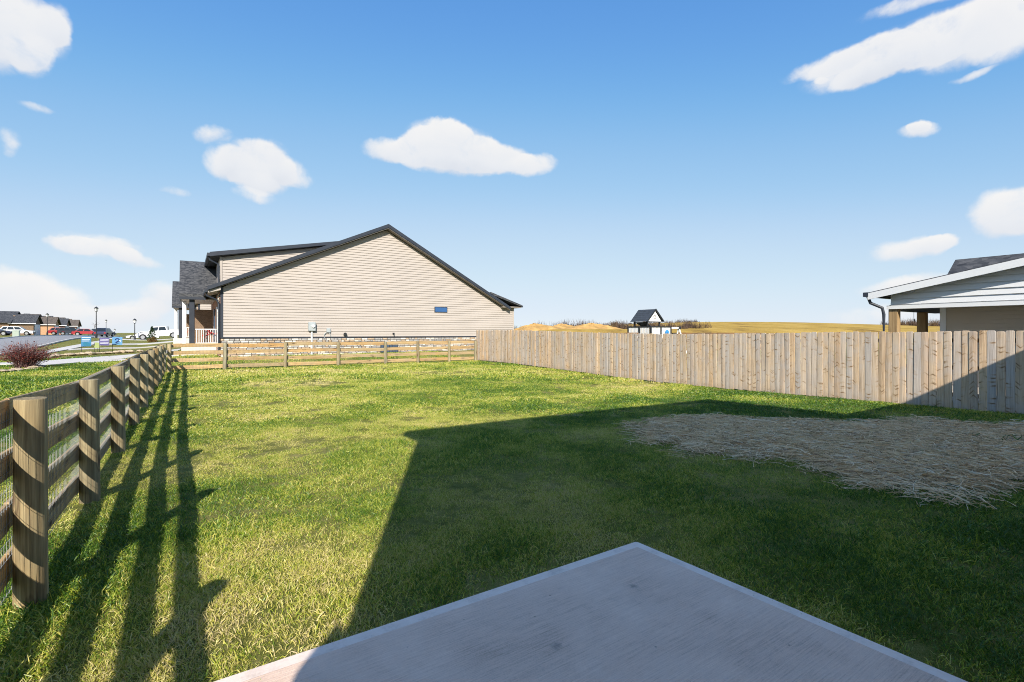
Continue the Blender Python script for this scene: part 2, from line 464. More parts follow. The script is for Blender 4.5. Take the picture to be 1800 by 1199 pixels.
def shingle_mat(name, a, b_, c):
    m, T, b = new_mat(name, 0.92, 0.15)
    tc = T.n('ShaderNodeTexCoord').outputs['Object']
    n1 = T.noise(tc, 55.0, 3, 0.7)
    vt = T.voro(T.mapping(tc, (7.0, 7.0, 15.0)), 1.0)
    sc_ = T.n('ShaderNodeSeparateColor'); T.link(vt.outputs['Color'], sc_.inputs[0])
    f = T.math('ADD', T.math('MULTIPLY', n1, 0.4), T.math('MULTIPLY', sc_.outputs[0], 0.6))
    T.link(T.ramp(f, [(0.2, a), (0.5, b_), (0.85, c)]), b.inputs['Base Color'])
    T.link(T.bump(n1, 0.5, 0.01), b.inputs['Normal'])
    return m
MAT['shingle'] = shingle_mat('charcoal_shingle', (0.035, 0.038, 0.045), (0.065, 0.068, 0.075), (0.11, 0.11, 0.115))
MAT['brown_shingle'] = shingle_mat('brown_shingle', (0.07, 0.06, 0.055), (0.12, 0.10, 0.085), (0.18, 0.15, 0.125))

def ground_mat():
    m, T, b = new_mat('soil_and_turf', 0.95, 0.1)
    g = T.n('ShaderNodeNewGeometry').outputs['Position']
    n1 = T.noise(g, 0.55, 5, 0.6); n2 = T.noise(g, 9.0, 5, 0.7); n3 = T.noise(g, 150.0, 3, 0.8)
    f = T.math('ADD', T.math('MULTIPLY', n1, 0.26), T.math('ADD', T.math('MULTIPLY', n2, 0.28), T.math('MULTIPLY', n3, 0.5)))
    turf = T.ramp(f, [(0.38, (0.05, 0.06, 0.014)), (0.50, (0.17, 0.18, 0.035)), (0.62, (0.36, 0.30, 0.12))])
    # beyond the lots on the right: dry golden field
    sp = T.n('ShaderNodeSeparateXYZ'); T.link(g, sp.inputs[0])
    far = T.math('MULTIPLY', T.maprange(sp.outputs[1], 46.0, 62.0, 0, 1, True), T.maprange(T.math('SUBTRACT', sp.outputs[0], T.math('MULTIPLY', sp.outputs[1], -0.08)), -6.0, 2.0, 0, 1, True))
    nf = T.noise(T.mapping(g, (1, 0.3, 1)), 0.22, 7, 0.72)
    field = T.ramp(T.math('ADD', T.math('MULTIPLY', nf, 0.75), T.math('MULTIPLY', n2, 0.25)), [(0.32, (0.16, 0.09, 0.03)), (0.48, (0.44, 0.28, 0.06)), (0.7, (0.62, 0.42, 0.12))])
    T.link(T.mix(far, turf, field), b.inputs['Base Color'])
    T.link(T.bump(T.math('ADD', n2, n3), 0.7, 0.03), b.inputs['Normal'])
    return m
MAT['ground'] = ground_mat()

def asphalt_mat():
    m, T, b = new_mat('grey_asphalt', 0.9, 0.2)
    g = T.n('ShaderNodeNewGeometry').outputs['Position']
    n1 = T.noise(g, 0.4, 4, 0.6); n2 = T.noise(g, 30, 3, 0.7)
    T.link(T.ramp(T.math('ADD', T.math('MULTIPLY', n1, 0.6), T.math('MULTIPLY', n2, 0.4)), [(0.3, (0.25, 0.245, 0.245)), (0.7, (0.34, 0.335, 0.335))]), b.inputs['Base Color'])
    return m
MAT['asphalt'] = asphalt_mat()

def patio_mats():
    m, T, b = new_mat('broom_finished_concrete', 0.85, 0.25)
    tc = T.n('ShaderNodeTexCoord').outputs['Object']
    broom = T.noise(T.mapping(tc, (3.5, 125.0, 1.0)), 1.0, 6, 0.75)
    broom2 = T.noise(T.mapping(tc, (5.0, 60.0, 1.0)), 1.0, 3, 0.6)
    blot = T.noise(tc, 1.7, 6, 0.62, 0.4)
    fine = T.noise(tc, 130.0, 3, 0.7)
    f = T.math('ADD', T.math('MULTIPLY', broom, 0.62), T.math('ADD', T.math('MULTIPLY', blot, 0.40), T.math('MULTIPLY', fine, 0.25)))
    base = T.ramp(f, [(0.38, (0.34, 0.24, 0.175)), (0.60, (0.75, 0.55, 0.425)), (0.82, (0.92, 0.71, 0.56))])
    st = T.voro(T.mapping(tc, (1, 1, 1), (0, 0, 0.4), (.3, .1, 0)), 3.1)
    dist = T.math('ADD', st.outputs['Distance'], T.math('MULTIPLY', T.math('SUBTRACT', T.noise(tc, 12, 4, 0.7), 0.5), 0.35))
    stain = T.maprange(dist, 0.03, 0.16, 0.6, 0.0, True)
    base = T.mix(stain, base, (0.17, 0.15, 0.135))
    dots = T.voro(tc, 7.0)
    T.link(T.mix(T.maprange(dots.outputs['Distance'], 0.03, 0.05, 0.55, 0.0), base, (0.10, 0.085, 0.075)), b.inputs['Base Color'])
    T.link(T.bump(T.math('ADD', broom, T.math('MULTIPLY', broom2, 0.6)), 0.55, 0.004), b.inputs['Normal'])
    m2, T, b = new_mat('trowelled_concrete_edge', 0.6, 0.3)
    tc = T.n('ShaderNodeTexCoord').outputs['Object']
    n1 = T.noise(tc, 6.0, 6, 0.65); n2 = T.noise(tc, 60, 3, 0.6)
    base = T.ramp(T.math('ADD', T.math('MULTIPLY', n1, 0.75), T.math('MULTIPLY', n2, 0.25)), [(0.3, (0.62, 0.50, 0.41)), (0.5, (0.86, 0.71, 0.60)), (0.7, (0.92, 0.79, 0.68))])
    v = T.voro(tc, 2.3)
    base = T.mix(T.maprange(T.math('ADD', v.outputs['Distance'], T.math('MULTIPLY', T.math('SUBTRACT', n2, .5), .1)), 0.02, 0.07, 0.6, 0), base, (0.16, 0.145, 0.13))
    T.link(base, b.inputs['Base Color'])
    T.link(T.bump(n1, 0.2, 0.004), b.inputs['Normal'])
    return m, m2
MAT['broom'], MAT['trowel'] = patio_mats()

def blade_mat(name, straw=False):
    """grass blades / straw stalks: tone per blade (vertex attribute), patchiness and painted house shade over the lawn, thin-leaf translucency"""
    m = bpy.data.materials.new(name)
    m.use_nodes = True
    T = NT(m.node_tree)
    m.node_tree.nodes.clear()
    out = T.n('ShaderNodeOutputMaterial')
    at = T.n('ShaderNodeAttribute', attribute_name='tone').outputs['Fac']
    if straw:
        col = T.ramp(at, [(0.0, (0.36, 0.22, 0.11)), (0.3, (0.80, 0.56, 0.31)), (0.7, (0.92, 0.71, 0.43)), (1.0, (0.95, 0.80, 0.56))])
    else:
        g = T.n('ShaderNodeNewGeometry').outputs['Position']
        dead_shade = T.n('ShaderNodeAttribute', attribute_type='INSTANCER', attribute_name='dead_shade').outputs['Fac']
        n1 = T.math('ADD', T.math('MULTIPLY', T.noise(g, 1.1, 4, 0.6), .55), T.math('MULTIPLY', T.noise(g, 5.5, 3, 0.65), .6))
        f = T.math('ADD', T.math('MULTIPLY', at, 0.60), T.math('ADD', T.math('MULTIPLY', T.math('SUBTRACT', n1, 0.545), 1.0), T.math('MULTIPLY', dead_shade, 0.75)))
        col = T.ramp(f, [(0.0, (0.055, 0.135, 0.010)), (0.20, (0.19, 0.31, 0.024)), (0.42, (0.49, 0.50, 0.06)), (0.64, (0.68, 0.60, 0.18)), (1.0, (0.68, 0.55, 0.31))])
    df = T.n('ShaderNodeBsdfDiffuse'); T.link(col, df.inputs[0])
    tr = T.n('ShaderNodeBsdfTranslucent'); T.link(col, tr.inputs[0])
    gl = T.n('ShaderNodeBsdfGlossy'); gl.inputs['Roughness'].default_value = 0.45; gl.inputs[0].default_value = (0.8, 0.8, 0.8, 1)
    a = T.n('ShaderNodeMixShader'); a.inputs[0].default_value = 0.12 if straw else 0.28
    T.link(df.outputs[0], a.inputs[1]); T.link(tr.outputs[0], a.inputs[2])
    c = T.n('ShaderNodeMixShader'); c.inputs[0].default_value = 0.05
    T.link(a.outputs[0], c.inputs[1]); T.link(gl.outputs[0], c.inputs[2])
    T.link(c.outputs[0], out.inputs[0])
    return m
MAT['grass'] = blade_mat('grass_blade')
MAT['straw'] = blade_mat('straw_stalk', True)

def tone_mat(name, stops, transl=0.2):
    m = bpy.data.materials.new(name); m.use_nodes = True
    T = NT(m.node_tree); m.node_tree.nodes.clear()
    out = T.n('ShaderNodeOutputMaterial')
    at = T.n('ShaderNodeAttribute', attribute_name='tone').outputs['Fac']
    col = T.ramp(at, stops)
    df = T.n('ShaderNodeBsdfDiffuse'); T.link(col, df.inputs[0])
    tr = T.n('ShaderNodeBsdfTranslucent'); T.link(col, tr.inputs[0])
    a = T.n('ShaderNodeMixShader'); a.inputs[0].default_value = transl
    T.link(df.outputs[0], a.inputs[1]); T.link(tr.outputs[0], a.inputs[2]); T.link(a.outputs[0], out.inputs[0])
    return m

# ------------------------------------------------------------------ ground, street, walks, patio
def build_ground():
    def axis(lo, hi, fine_lo, fine_hi, step):
        a = list(np.arange(fine_lo, fine_hi + 1e-6, step))
        s, x = step, fine_hi
        while x < hi: s *= 1.18; x += s; a.append(x)
        s, x = step, fine_lo
        while x > lo: s *= 1.18; x -= s; a.insert(0, x)
        return np.array(a)
    xs = axis(-1500, 1500, -60, 40, 0.8)
    ys = axis(-300, 2000, -2, 80, 0.8)
    GX, GY = np.meshgrid(xs, ys)
    GZ = terr(GX, GY)
    v = np.stack([GX.ravel(), GY.ravel(), GZ.ravel()], 1)
    nx, ny = len(xs), len(ys)
    i = np.arange(nx * ny).reshape(ny, nx)
    f = np.stack([i[:-1, :-1].ravel(), i[:-1, 1:].ravel(), i[1:, 1:].ravel(), i[1:, :-1].ravel()], 1)
    me = bpy.data.meshes.new('ground')
    me.from_pydata(v.tolist(), [], f.tolist())
    me.polygons.foreach_set('use_smooth', [True] * len(f))
    me.materials.append(MAT['ground'])
    o = bpy.data.objects.new('ground', me); COL.objects.link(o)
    tag(o, 'turf, field and low golden hill running to the horizon', 'ground', kind='structure')
build_ground()

def strip(name, left, right, mat, lift, n=24, m=4, kind='structure', label=None, cat=None, thick=0.0):
    """a paved strip draped over the terrain between two edge polylines"""
    def resample(pl, n):
        pl = [Vector((*p, 0)) for p in pl]
        seg = [0]
        for a, b in zip(pl, pl[1:]): seg.append(seg[-1] + (b - a).length)
        o = []
        for k in range(n + 1):
            t = seg[-1] * k / n
            j = max(i for i in range(len(seg) - 1) if seg[i] <= t + 1e-9)
            r = (t - seg[j]) / (seg[j + 1] - seg[j])
            o.append(pl[j].lerp(pl[j + 1], r))
        return o
    L, Q = resample(left, n), resample(right, n)
    b = MB(); V = []; F = []
    for a, c in zip(L, Q):
        for k in range(m + 1):
            p = a.lerp(c, k / m)
            V.append((p.x, p.y, tz(p.x, p.y) + lift))
    for i in range(n):
        for k in range(m):
            q = i * (m + 1) + k
            F.append((q, q + 1, q + m + 2, q + m + 1))
    if thick:
        for edge in (0, m):
            base = len(V)
            for i in range(n + 1):
                p = V[i * (m + 1) + edge]; V.append((p[0], p[1], p[2] - thick))
            for i in range(n): F.append((i * (m + 1) + edge, (i + 1) * (m + 1) + edge, base + i + 1, base + i))
    b.add(V, F)
    o = b.build(name, mat, smooth=False)
    return tag(o, label, cat, kind=kind)

def guv(u, v): return xy(u, v)
strip('street', [guv(-40, -10.6), guv(60, -10.6), guv(240, -10.6)], [guv(-40, -17.2), guv(60, -17.2), guv(240, -17.2)], MAT['asphalt'], 0.03, 140, 8, label='grey asphalt street running past the houses on the left', cat='street')
strip('kerb', [guv(-40, -10.42), guv(240, -10.42)], [guv(-40, -10.6), guv(240, -10.6)], MAT['concrete'], 0.13, 140, 1, label='pale concrete kerb on the near side of the street', cat='kerb', thick=0.12)
strip('kerb', [guv(-40, -17.2), guv(240, -17.2)], [guv(-40, -17.38), guv(240, -17.38)], MAT['concrete'], 0.13, 140, 1, label='pale concrete kerb on the far side of the street', cat='kerb', thick=0.12)
strip('driveway', [(-23.0, 23.8), (-23.4, 26.9), (-23.5, 29.5), (-22.6, 33.0)], [(-26.6, 27.4), (-26.7, 31.0), (-26.5, 34.4), (-25.4, 38.2)], MAT['concrete'], 0.05, 24, 4, label='pale concrete drive crossing the left lawn behind the bush', cat='driveway', thick=0.06)
strip('sidewalk', [(-32.2, 33.4), (-35.2, 39.4), (-38.4, 45.0), (-44, 54)], [(-33.5, 33.9), (-37.0, 40.4), (-40.4, 46.5), (-46, 55.4)], MAT['concrete'], 0.05, 24, 3, label='pale sidewalk alongside the street', cat='sidewalk', thick=0.05)
strip('front_walk', [(-34.4, 38.3), (-34.0, 42.0), (-32.4, 45.0)], [(-35.2, 39.4), (-34.9, 43.2), (-33.2, 46.4)], MAT['concrete'], 0.05, 14, 2, label='narrow pale walk crossing the grass behind the yard signs', cat='walk', thick=0.05)
strip('driveway', [(-39.0, 47.2), (-38.4, 50.6), (-36.4, 53.6)], [(-40.6, 50.0), (-40.2, 53.6), (-38.2, 57.2)], MAT['concrete'], 0.05, 14, 3, label='farther pale drive running from the street towards the houses', cat='driveway', thick=0.05)
strip('driveway', [guv(86, -10.4), guv(86, 4)], [guv(95, -10.4), guv(95, 4)], MAT['concrete'], 0.04, 20, 6, label='sloping drive under the white pickup truck', cat='driveway', thick=0.05)
strip('porch_walk', [guv(35.2, -9.5), guv(35.2, -0.4)], [guv(37.0, -9.5), guv(37.0, -0.4)], MAT['concrete'], 0.05, 18, 5, label='pale concrete walk leading to the cream house porch', cat='walk', thick=0.05)

def build_patio():
    # local x = v, local y = u
    x0, x1, y0, y1, bw = -0.75, 2.89, -0.55, 2.66, 0.085
    def skew(p): return (p[0] + (0.06 * (y1 - p[1]) if p[0] > 1 else 0), p[1], p[2])
    b = MB(T=skew)
    b.cbox(x0, x1, y0, y1, -0.16, 0.0, 0.012, 1)
    o = b.build('patio', [MAT['broom'], MAT['trowel']], rz=GRID)
    tag(o, 'broom-finished concrete patio slab with a smooth pale edge', 'patio', kind='structure')
    c = MB(T=skew)
    c.cbox(x0 + bw, x1 - bw, y0 + bw, y1 - bw, -0.05, 0.003, 0.004, 0)
    c.build('broomed_field', [MAT['broom']], o)
build_patio()

# ------------------------------------------------------------------ houses
def siding(b, xl, xr, z0, z1, course, y_out=-0.04, y_in=-0.004, mi=0):
    """lapped boards on the plane y = 0 facing -y; xl(z), xr(z) give the ends"""
    z = z0
    while z < z1 - 0.01:
        zt = min(z + course, z1)
        a, c, d, e = xl(z), xr(z), xr(zt), xl(zt)
        if c - a > 0.05:
            d = max(d, e)
            b.quad((a, y_out, z), (c, y_out, z), (d, y_in, zt), (e, y_in, zt), mi)
            b.quad((a, y_in, z), (c, y_in, z), (c, y_out, z), (a, y_out, z), mi)
        z = zt

def stones(b, x0, x1, z0, z1, rnd, y=0.0, mats=3):
    z = z0
    while z < z1 - 0.04:
        h = min(rnd.uniform(0.10, 0.2), z1 - z)
        x = x0 + rnd.uniform(-.2, 0)
        while x < x1:
            w = rnd.uniform(0.14, 0.46)
            a, c = max(x, x0), min(x + w - 0.03, x1)
            if c - a > 0.05:
                p = rnd.uniform(0.02, 0.07)
                b.cbox(a, c, y - p, y + 0.05, z, z + h - 0.028, 0.012, rnd.randrange(mats))
            x += w
        z += h

def cream_house():
    u0, v0 = 31.87, 1.57
    X, Y = xy(u0, v0)
    h = thing('cream_house', 'large cream-sided house with wide gable end beyond the back rail fence', 'house', (X, Y, 0), GRID)
    D = 11.0
    PK, L0, R0 = (9.42, 8.36), 4.13, 3.63
    sl, sr = (PK[1] - L0) / PK[0], (PK[1] - R0) / (18.27 - PK[0])
    body = MB()
    body.xz([(0.02, 0.0), (19.48, 0.0), (19.48, 3.5), (18.3, 3.58), (PK[0], PK[1] - 0.05), (0.02, L0 - 0.03)], 0.0, D)
    body.build('wall', MAT['siding'], h)
    s = MB()
    def xl(z): return 0.12 if z < L0 + .05 else (z - L0) / sl
    def xr(z): return 19.42 if z < 3.5 else (18.4 if z < R0 else PK[0] + (PK[1] - z) / sr)
    siding(s, xl, xr, 1.36, PK[1], 0.163)
    tag(s.build('siding_boards', MAT['siding'], h), kind='stuff')
    t = MB()
    t.box(-0.02, 0.11, -0.035, 0.11, 1.3, L0 + 0.02)
    t.build('corner_trim', MAT['navy'], h)
    t = MB(); t.box(19.4, 19.52, -0.035, 0.1, 1.3, 3.5); t.build('corner_trim', MAT['siding'], h)
    t = MB(); t.box(0.0, 19.5, -0.05, 0.0, 1.29, 1.358); t.build('water_table', MAT['navy'], h)
    q = MB(); q.box(0.0, 19.5, -0.012, -0.004, 0.0, 1.28); q.build('mortar_bed', varied('dark_mortar', (0.10, 0.09, 0.085), .3, 8, .95), h)
    st = MB()
    stones(st, 0.0, 19.5, 0.05, 1.28, random.Random(3), -0.005)
    tag(st.build('stone_foundation', [varied('pale_fieldstone', (0.62, 0.57, 0.50), 0.3, 7, 0.9), varied('grey_fieldstone', (0.36, 0.34, 0.32), 0.3, 7, 0.9), varied('tan_fieldstone', (0.44, 0.33, 0.23), 0.3, 7, 0.9)], h), kind='stuff')
    # roof slabs
    def zl(x): return L0 + sl * x + 0.05
    def zr(x): return PK[1] - sr * (x - PK[0]) + 0.05
    r = MB()
    r.xz([(-0.62, zl(-0.62)), (PK[0], zl(PK[0])), (PK[0], zl(PK[0]) + 0.26), (-0.62, zl(-0.62) + 0.2)], -0.46, D + 0.35)
    r.xz([(PK[0] + .002, zr(PK[0])), (18.9, zr(18.9)), (18.9, zr(18.9) + 0.2), (PK[0] + .002, zr(PK[0]) + 0.26)], -0.46, D + 0.35)
    roof = r.build('roof', MAT['shingle'], h)
    for nm, pl in (('rake_board', [(-0.64, zl(-0.64) + 0.02), (PK[0], zl(PK[0]) + 0.06), (PK[0], zl(PK[0]) + 0.285), (-0.64, zl(-0.64) + 0.225)]),
                   ('rake_board', [(PK[0] + .002, zr(PK[0]) + 0.06), (18.92, zr(18.92) + 0.02), (18.92, zr(18.92) + 0.225), (PK[0] + .002, zr(PK[0]) + 0.285)])):
        q = MB(); q.xz(pl, -0.50, -0.462); q.build(nm, MAT['navy'], roof)
    q = MB()
    q.xz([(-0.6, zl(-0.6) - 0.015), (PK[0], zl(PK[0]) - 0.015), (PK[0], zl(PK[0]) - 0.004), (-0.6, zl(-0.6) - 0.004)], -0.455, 0.0)
    q.xz([(PK[0], zr(PK[0]) - 0.015), (18.88, zr(18.88) - 0.015), (18.88, zr(18.88) - 0.004), (PK[0], zr(PK[0]) - 0.004)], -0.455, 0.0)
    q.build('soffit', MAT['soffit'], roof)
    # eave box and gutter on the porch side
    q = MB(); q.xz([(-0.62, 3.78), (-0.02, 3.95), (-0.02, 4.12), (-0.62, 3.88)], -0.34, D); q.build('eave_soffit', MAT['siding'], roof)
    q = MB(); q.box(-0.76, -0.63, -0.38, D, 3.80, 3.95); q.build('gutter', MAT['navy'], roof)
    q = MB(); q.tube([(-0.69, -0.2, 3.80), (-0.66, -0.16, 3.62), (-0.2, -0.06, 3.42), (-0.10, -0.05, 3.2), (-0.10, -0.05, 0.5)], 0.05, 8); q.build('downspout', MAT['navy'], h)
    # flatter roof over the rear corner
    q = MB(); q.xz([(17.2, 4.42), (19.95, 3.60), (19.95, 3.72), (17.2, 4.60)], -0.5, 8.0); q.build('porch_roof', MAT['shingle'], h)
    q = MB(); q.xz([(18.3, 3.50), (19.9, 3.50), (19.9, 3.58), (18.3, 3.62)], -0.42, 7.9); q.build('porch_soffit', MAT['soffit'], h)
    q = MB(); q.box(19.95, 20.05, -0.5, 8.0, 3.55, 3.69); q.tube([(20.0, 7.6, 3.56), (19.9, 7.6, 3.36), (19.66, 7.6, 3.22), (19.62, 7.6, 0.5)], 0.045, 8); q.build('gutter', MAT['navy'], h)
    # shed dormer over the front
    q = MB(); q.xz([(0.0, 4.3), (6.0, 7.05), (0.0, 5.88)], 0.62, D - .3); dm = q.build('dormer', MAT['siding'], h)
    s = MB(T=lambda p: (p[0], p[1] + 0.618, p[2]))
    siding(s, lambda z: max(0.12, (z - 5.88) / 0.2), lambda z: (z - 4.36) / 0.449, 4.4, 7.0, 0.163)
    tag(s.build('dormer_siding', MAT['siding'], dm), kind='stuff')
    q = MB(); q.box(-0.02, 0.11, 0.575, 0.72, 4.35, 5.9); q.build('dormer_corner', MAT['siding'], dm)
    q = MB(); q.xz([(-0.5, 5.82), (6.6, 7.22), (6.6, 7.42), (-0.5, 6.06)], 0.25, D + .1); q.build('dormer_roof', MAT['shingle'], dm)
    q = MB(); q.xz([(-0.52, 5.84), (6.3, 7.18), (6.3, 7.36), (-0.52, 6.08)], 0.21, 0.248); q.build('dormer_rake', MAT['navy'], dm)
    q = MB(); q.box(-0.64, -0.505, 0.22, D, 5.86, 6.03); q.tube([(-0.57, 0.4, 5.86), (-0.5, 0.45, 5.66), (-0.1, 0.5, 5.45), (-0.08, 0.5, 4.4)], 0.05, 8); q.build('dormer_gutter', MAT['navy'], dm)
    # front wall with brick, stone strip, door; porch
    q = MB(); q.box(-0.07, 0.0, 0.12, D, 0.3, 3.86); fw = q.build('front_wall', MAT['brick'], h)
    st = MB(T=lambda p: (p[1] - 0.07, p[0], p[2]))
    stones(st, 0.12, 0.75, 0.4, 3.8, random.Random(9), 0.0, 1)
    tag(st.build('stone_quoin', [varied('quoin_stone', (0.52, 0.48, 0.42), 0.3, 7, 0.9)], h), kind='stuff')
    q = MB(); q.box(-0.12, -0.071, 1.6, 2.7, 0.8, 3.1); wnd = q.build('window', MAT['white'], h)
    q = MB(); q.box(-0.13, -0.121, 1.68, 2.62, 0.88, 3.02); q.build('pane', MAT['glass'], wnd)
    q = MB(); q.box(-0.13, -0.071, 4.6, 5.7, 0.9, 3.1); dr = q.build('door', MAT['door_blue'], h)
    q = MB(); q.box(-0.16, -0.131, 4.72, 4.76, 1.85, 2.0); q.build('handle', MAT['rim'], dr)
    # porch gable, floor, columns, railing
    q = MB(); q.box(-1.85, -0.072, 3.3, 8.8, 0.1, 0.85); q.build('porch_floor', MAT['concrete'], h)
    q = MB()
    q.yz([(3.2, 3.74), (6.0, 6.0), (6.0, 6.2), (3.2, 3.92)], -1.95, 2.2)
    q.yz([(6.002, 6.0), (8.8, 3.74), (8.8, 3.92), (6.002, 6.2)], -1.95, 2.2)
    pr = q.build('porch_gable_roof', MAT['shingle'], h)
    q = MB(); q.box(-1.95, -0.6, 3.18, 3.30, 3.58, 3.74); q.build('porch_fascia', MAT['navy'], pr)
    q = MB(); q.yz([(3.4, 3.72), (8.6, 3.72), (6.0, 5.9)], -1.8, -1.7); q.build('porch_gable_wall', MAT['siding'], pr)
    q = MB(); q.box(-1.85, -0.1, 3.36, 8.7, 3.60, 3.66); q.build('porch_ceiling', MAT['siding'], pr)
    q = MB(); q.cbox(-1.46, -1.18, 3.42, 3.68, 0.85, 3.6, 0.02); q.build('column', MAT['navy'], h)
    for yy in (6.0, 8.4):
        q = MB(); q.cbox(-1.82, -1.6, yy - .11, yy + .11, 0.85, 3.6, 0.02); q.build('column', MAT['white'], h)
    q = MB(); q.box(-1.2, -0.075, 8.5, 8.7, 0.86, 3.2); q.build('porch_side_wall', MAT['brown_brick'], h)
    rl = MB(); rl.box(-1.18, -0.1, 3.5, 3.56, 1.78, 1.84); ro = rl.build('railing', MAT['white'], h)
    rl = MB(); rl.box(-1.18, -0.1, 3.5, 3.56, 0.95, 0.998); rl.build('bottom_rail', MAT['white'], ro)
    for k in range(9):
        q = MB(); xx = -1.1 + k * 0.12; q.box(xx, xx + 0.035, 3.51, 3.55, 1.0, 1.78); q.build('baluster', MAT['white'], ro)
    fl = MB(); rn = random.Random(4)
    for k in range(26):
        c = Vector((-0.55 + rn.gauss(0, .14), 3.4 + rn.gauss(0, .06), 1.55 + rn.gauss(0, .12)))
        d1 = Vector((rn.uniform(-1, 1), rn.uniform(-1, 1), rn.uniform(-1, 1))) * .045; d2 = Vector((rn.uniform(-1, 1), rn.uniform(-1, 1), rn.uniform(-1, 1))) * .045
        fl.add([c - d1, c + d2, c + d1, c - d2], [(0, 1, 2, 3)])
    fo = tag(fl.build('porch_flowers', MAT['flower'], h), kind='stuff')
    # utilities on the gable wall
    q = MB(); q.cbox(4.55, 4.97, -0.26, -0.03, 1.72, 2.24, 0.03); mt = q.build('electric_meter', MAT['grey_metal'], h)
    q = MB(); q.tube([(4.8, -0.26, 2.0), (4.8, -0.36, 2.0)], 0.09, 16); q.build('meter_dial', MAT['lens'], mt)
    q = MB(); q.tube([(4.76, -0.1, 1.72), (4.76, -0.1, 0.2)], 0.055, 10); q.build('conduit', MAT['white'], mt)
    q = MB(); q.cbox(5.62, 5.86, -0.16, -0.03, 1.62, 1.88, 0.02); q.tube([(5.6, -0.1, 1.62), (5.48, -0.1, 1.5), (5.5, -0.09, 1.3)], 0.025, 6); q.tube([(5.78, -0.1, 1.62), (5.84, -0.1, 1.45), (5.96, -0.08, 1.32)], 0.02, 6); q.build('cable_box', MAT['grey_metal'], h)
    q = MB(); q.tube([(6.75, -0.03, 1.52), (6.75, -0.16, 1.52)], 0.09, 12); q.box(6.66, 6.84, -0.18, -0.03, 1.42, 1.5); q.build('vent_hood', MAT['black'], h)
    q = MB(); q.box(9.84, 9.96, -0.1, -0.03, 1.5, 1.6); q.tube([(9.9, -0.05, 1.55), (9.9, -0.16, 1.5), (9.9, -0.17, 1.4)], 0.03, 8); q.build('spigot', MAT['black'], h)
    q = MB(); q.cbox(12.86, 13.86, -0.06, -0.02, 3.02, 3.42, 0.02); wn = q.build('high_window', MAT['navy'], h)
    q = MB(); q.box(12.92, 13.80, -0.068, -0.061, 3.07, 3.37); q.build('pane', MAT['blue_glass'], wn)
    q = MB(); q.box(9.0, 10.2, -0.14, -0.08, 0.3, 0.98); cv = q.build('crawl_space_hatch', MAT['navy'], h)
    for k in range(6):
        q = MB(); q.box(9.05 + k * 0.19, 9.19 + k * 0.19, -0.155, -0.141, 0.33, 0.95); q.build('slat', MAT['door_blue'], cv)
    return h
H2 = cream_house()
H2b = copy_tree(H2)
H2b.name = 'cream_house'
X, Y = xy(31.87 + 18.5, 1.57 - 0.75)
H2b.location = (X, Y, 0.25)
H2b['label'] = 'next house up the street, only porch roof and white columns showing past the cream house'

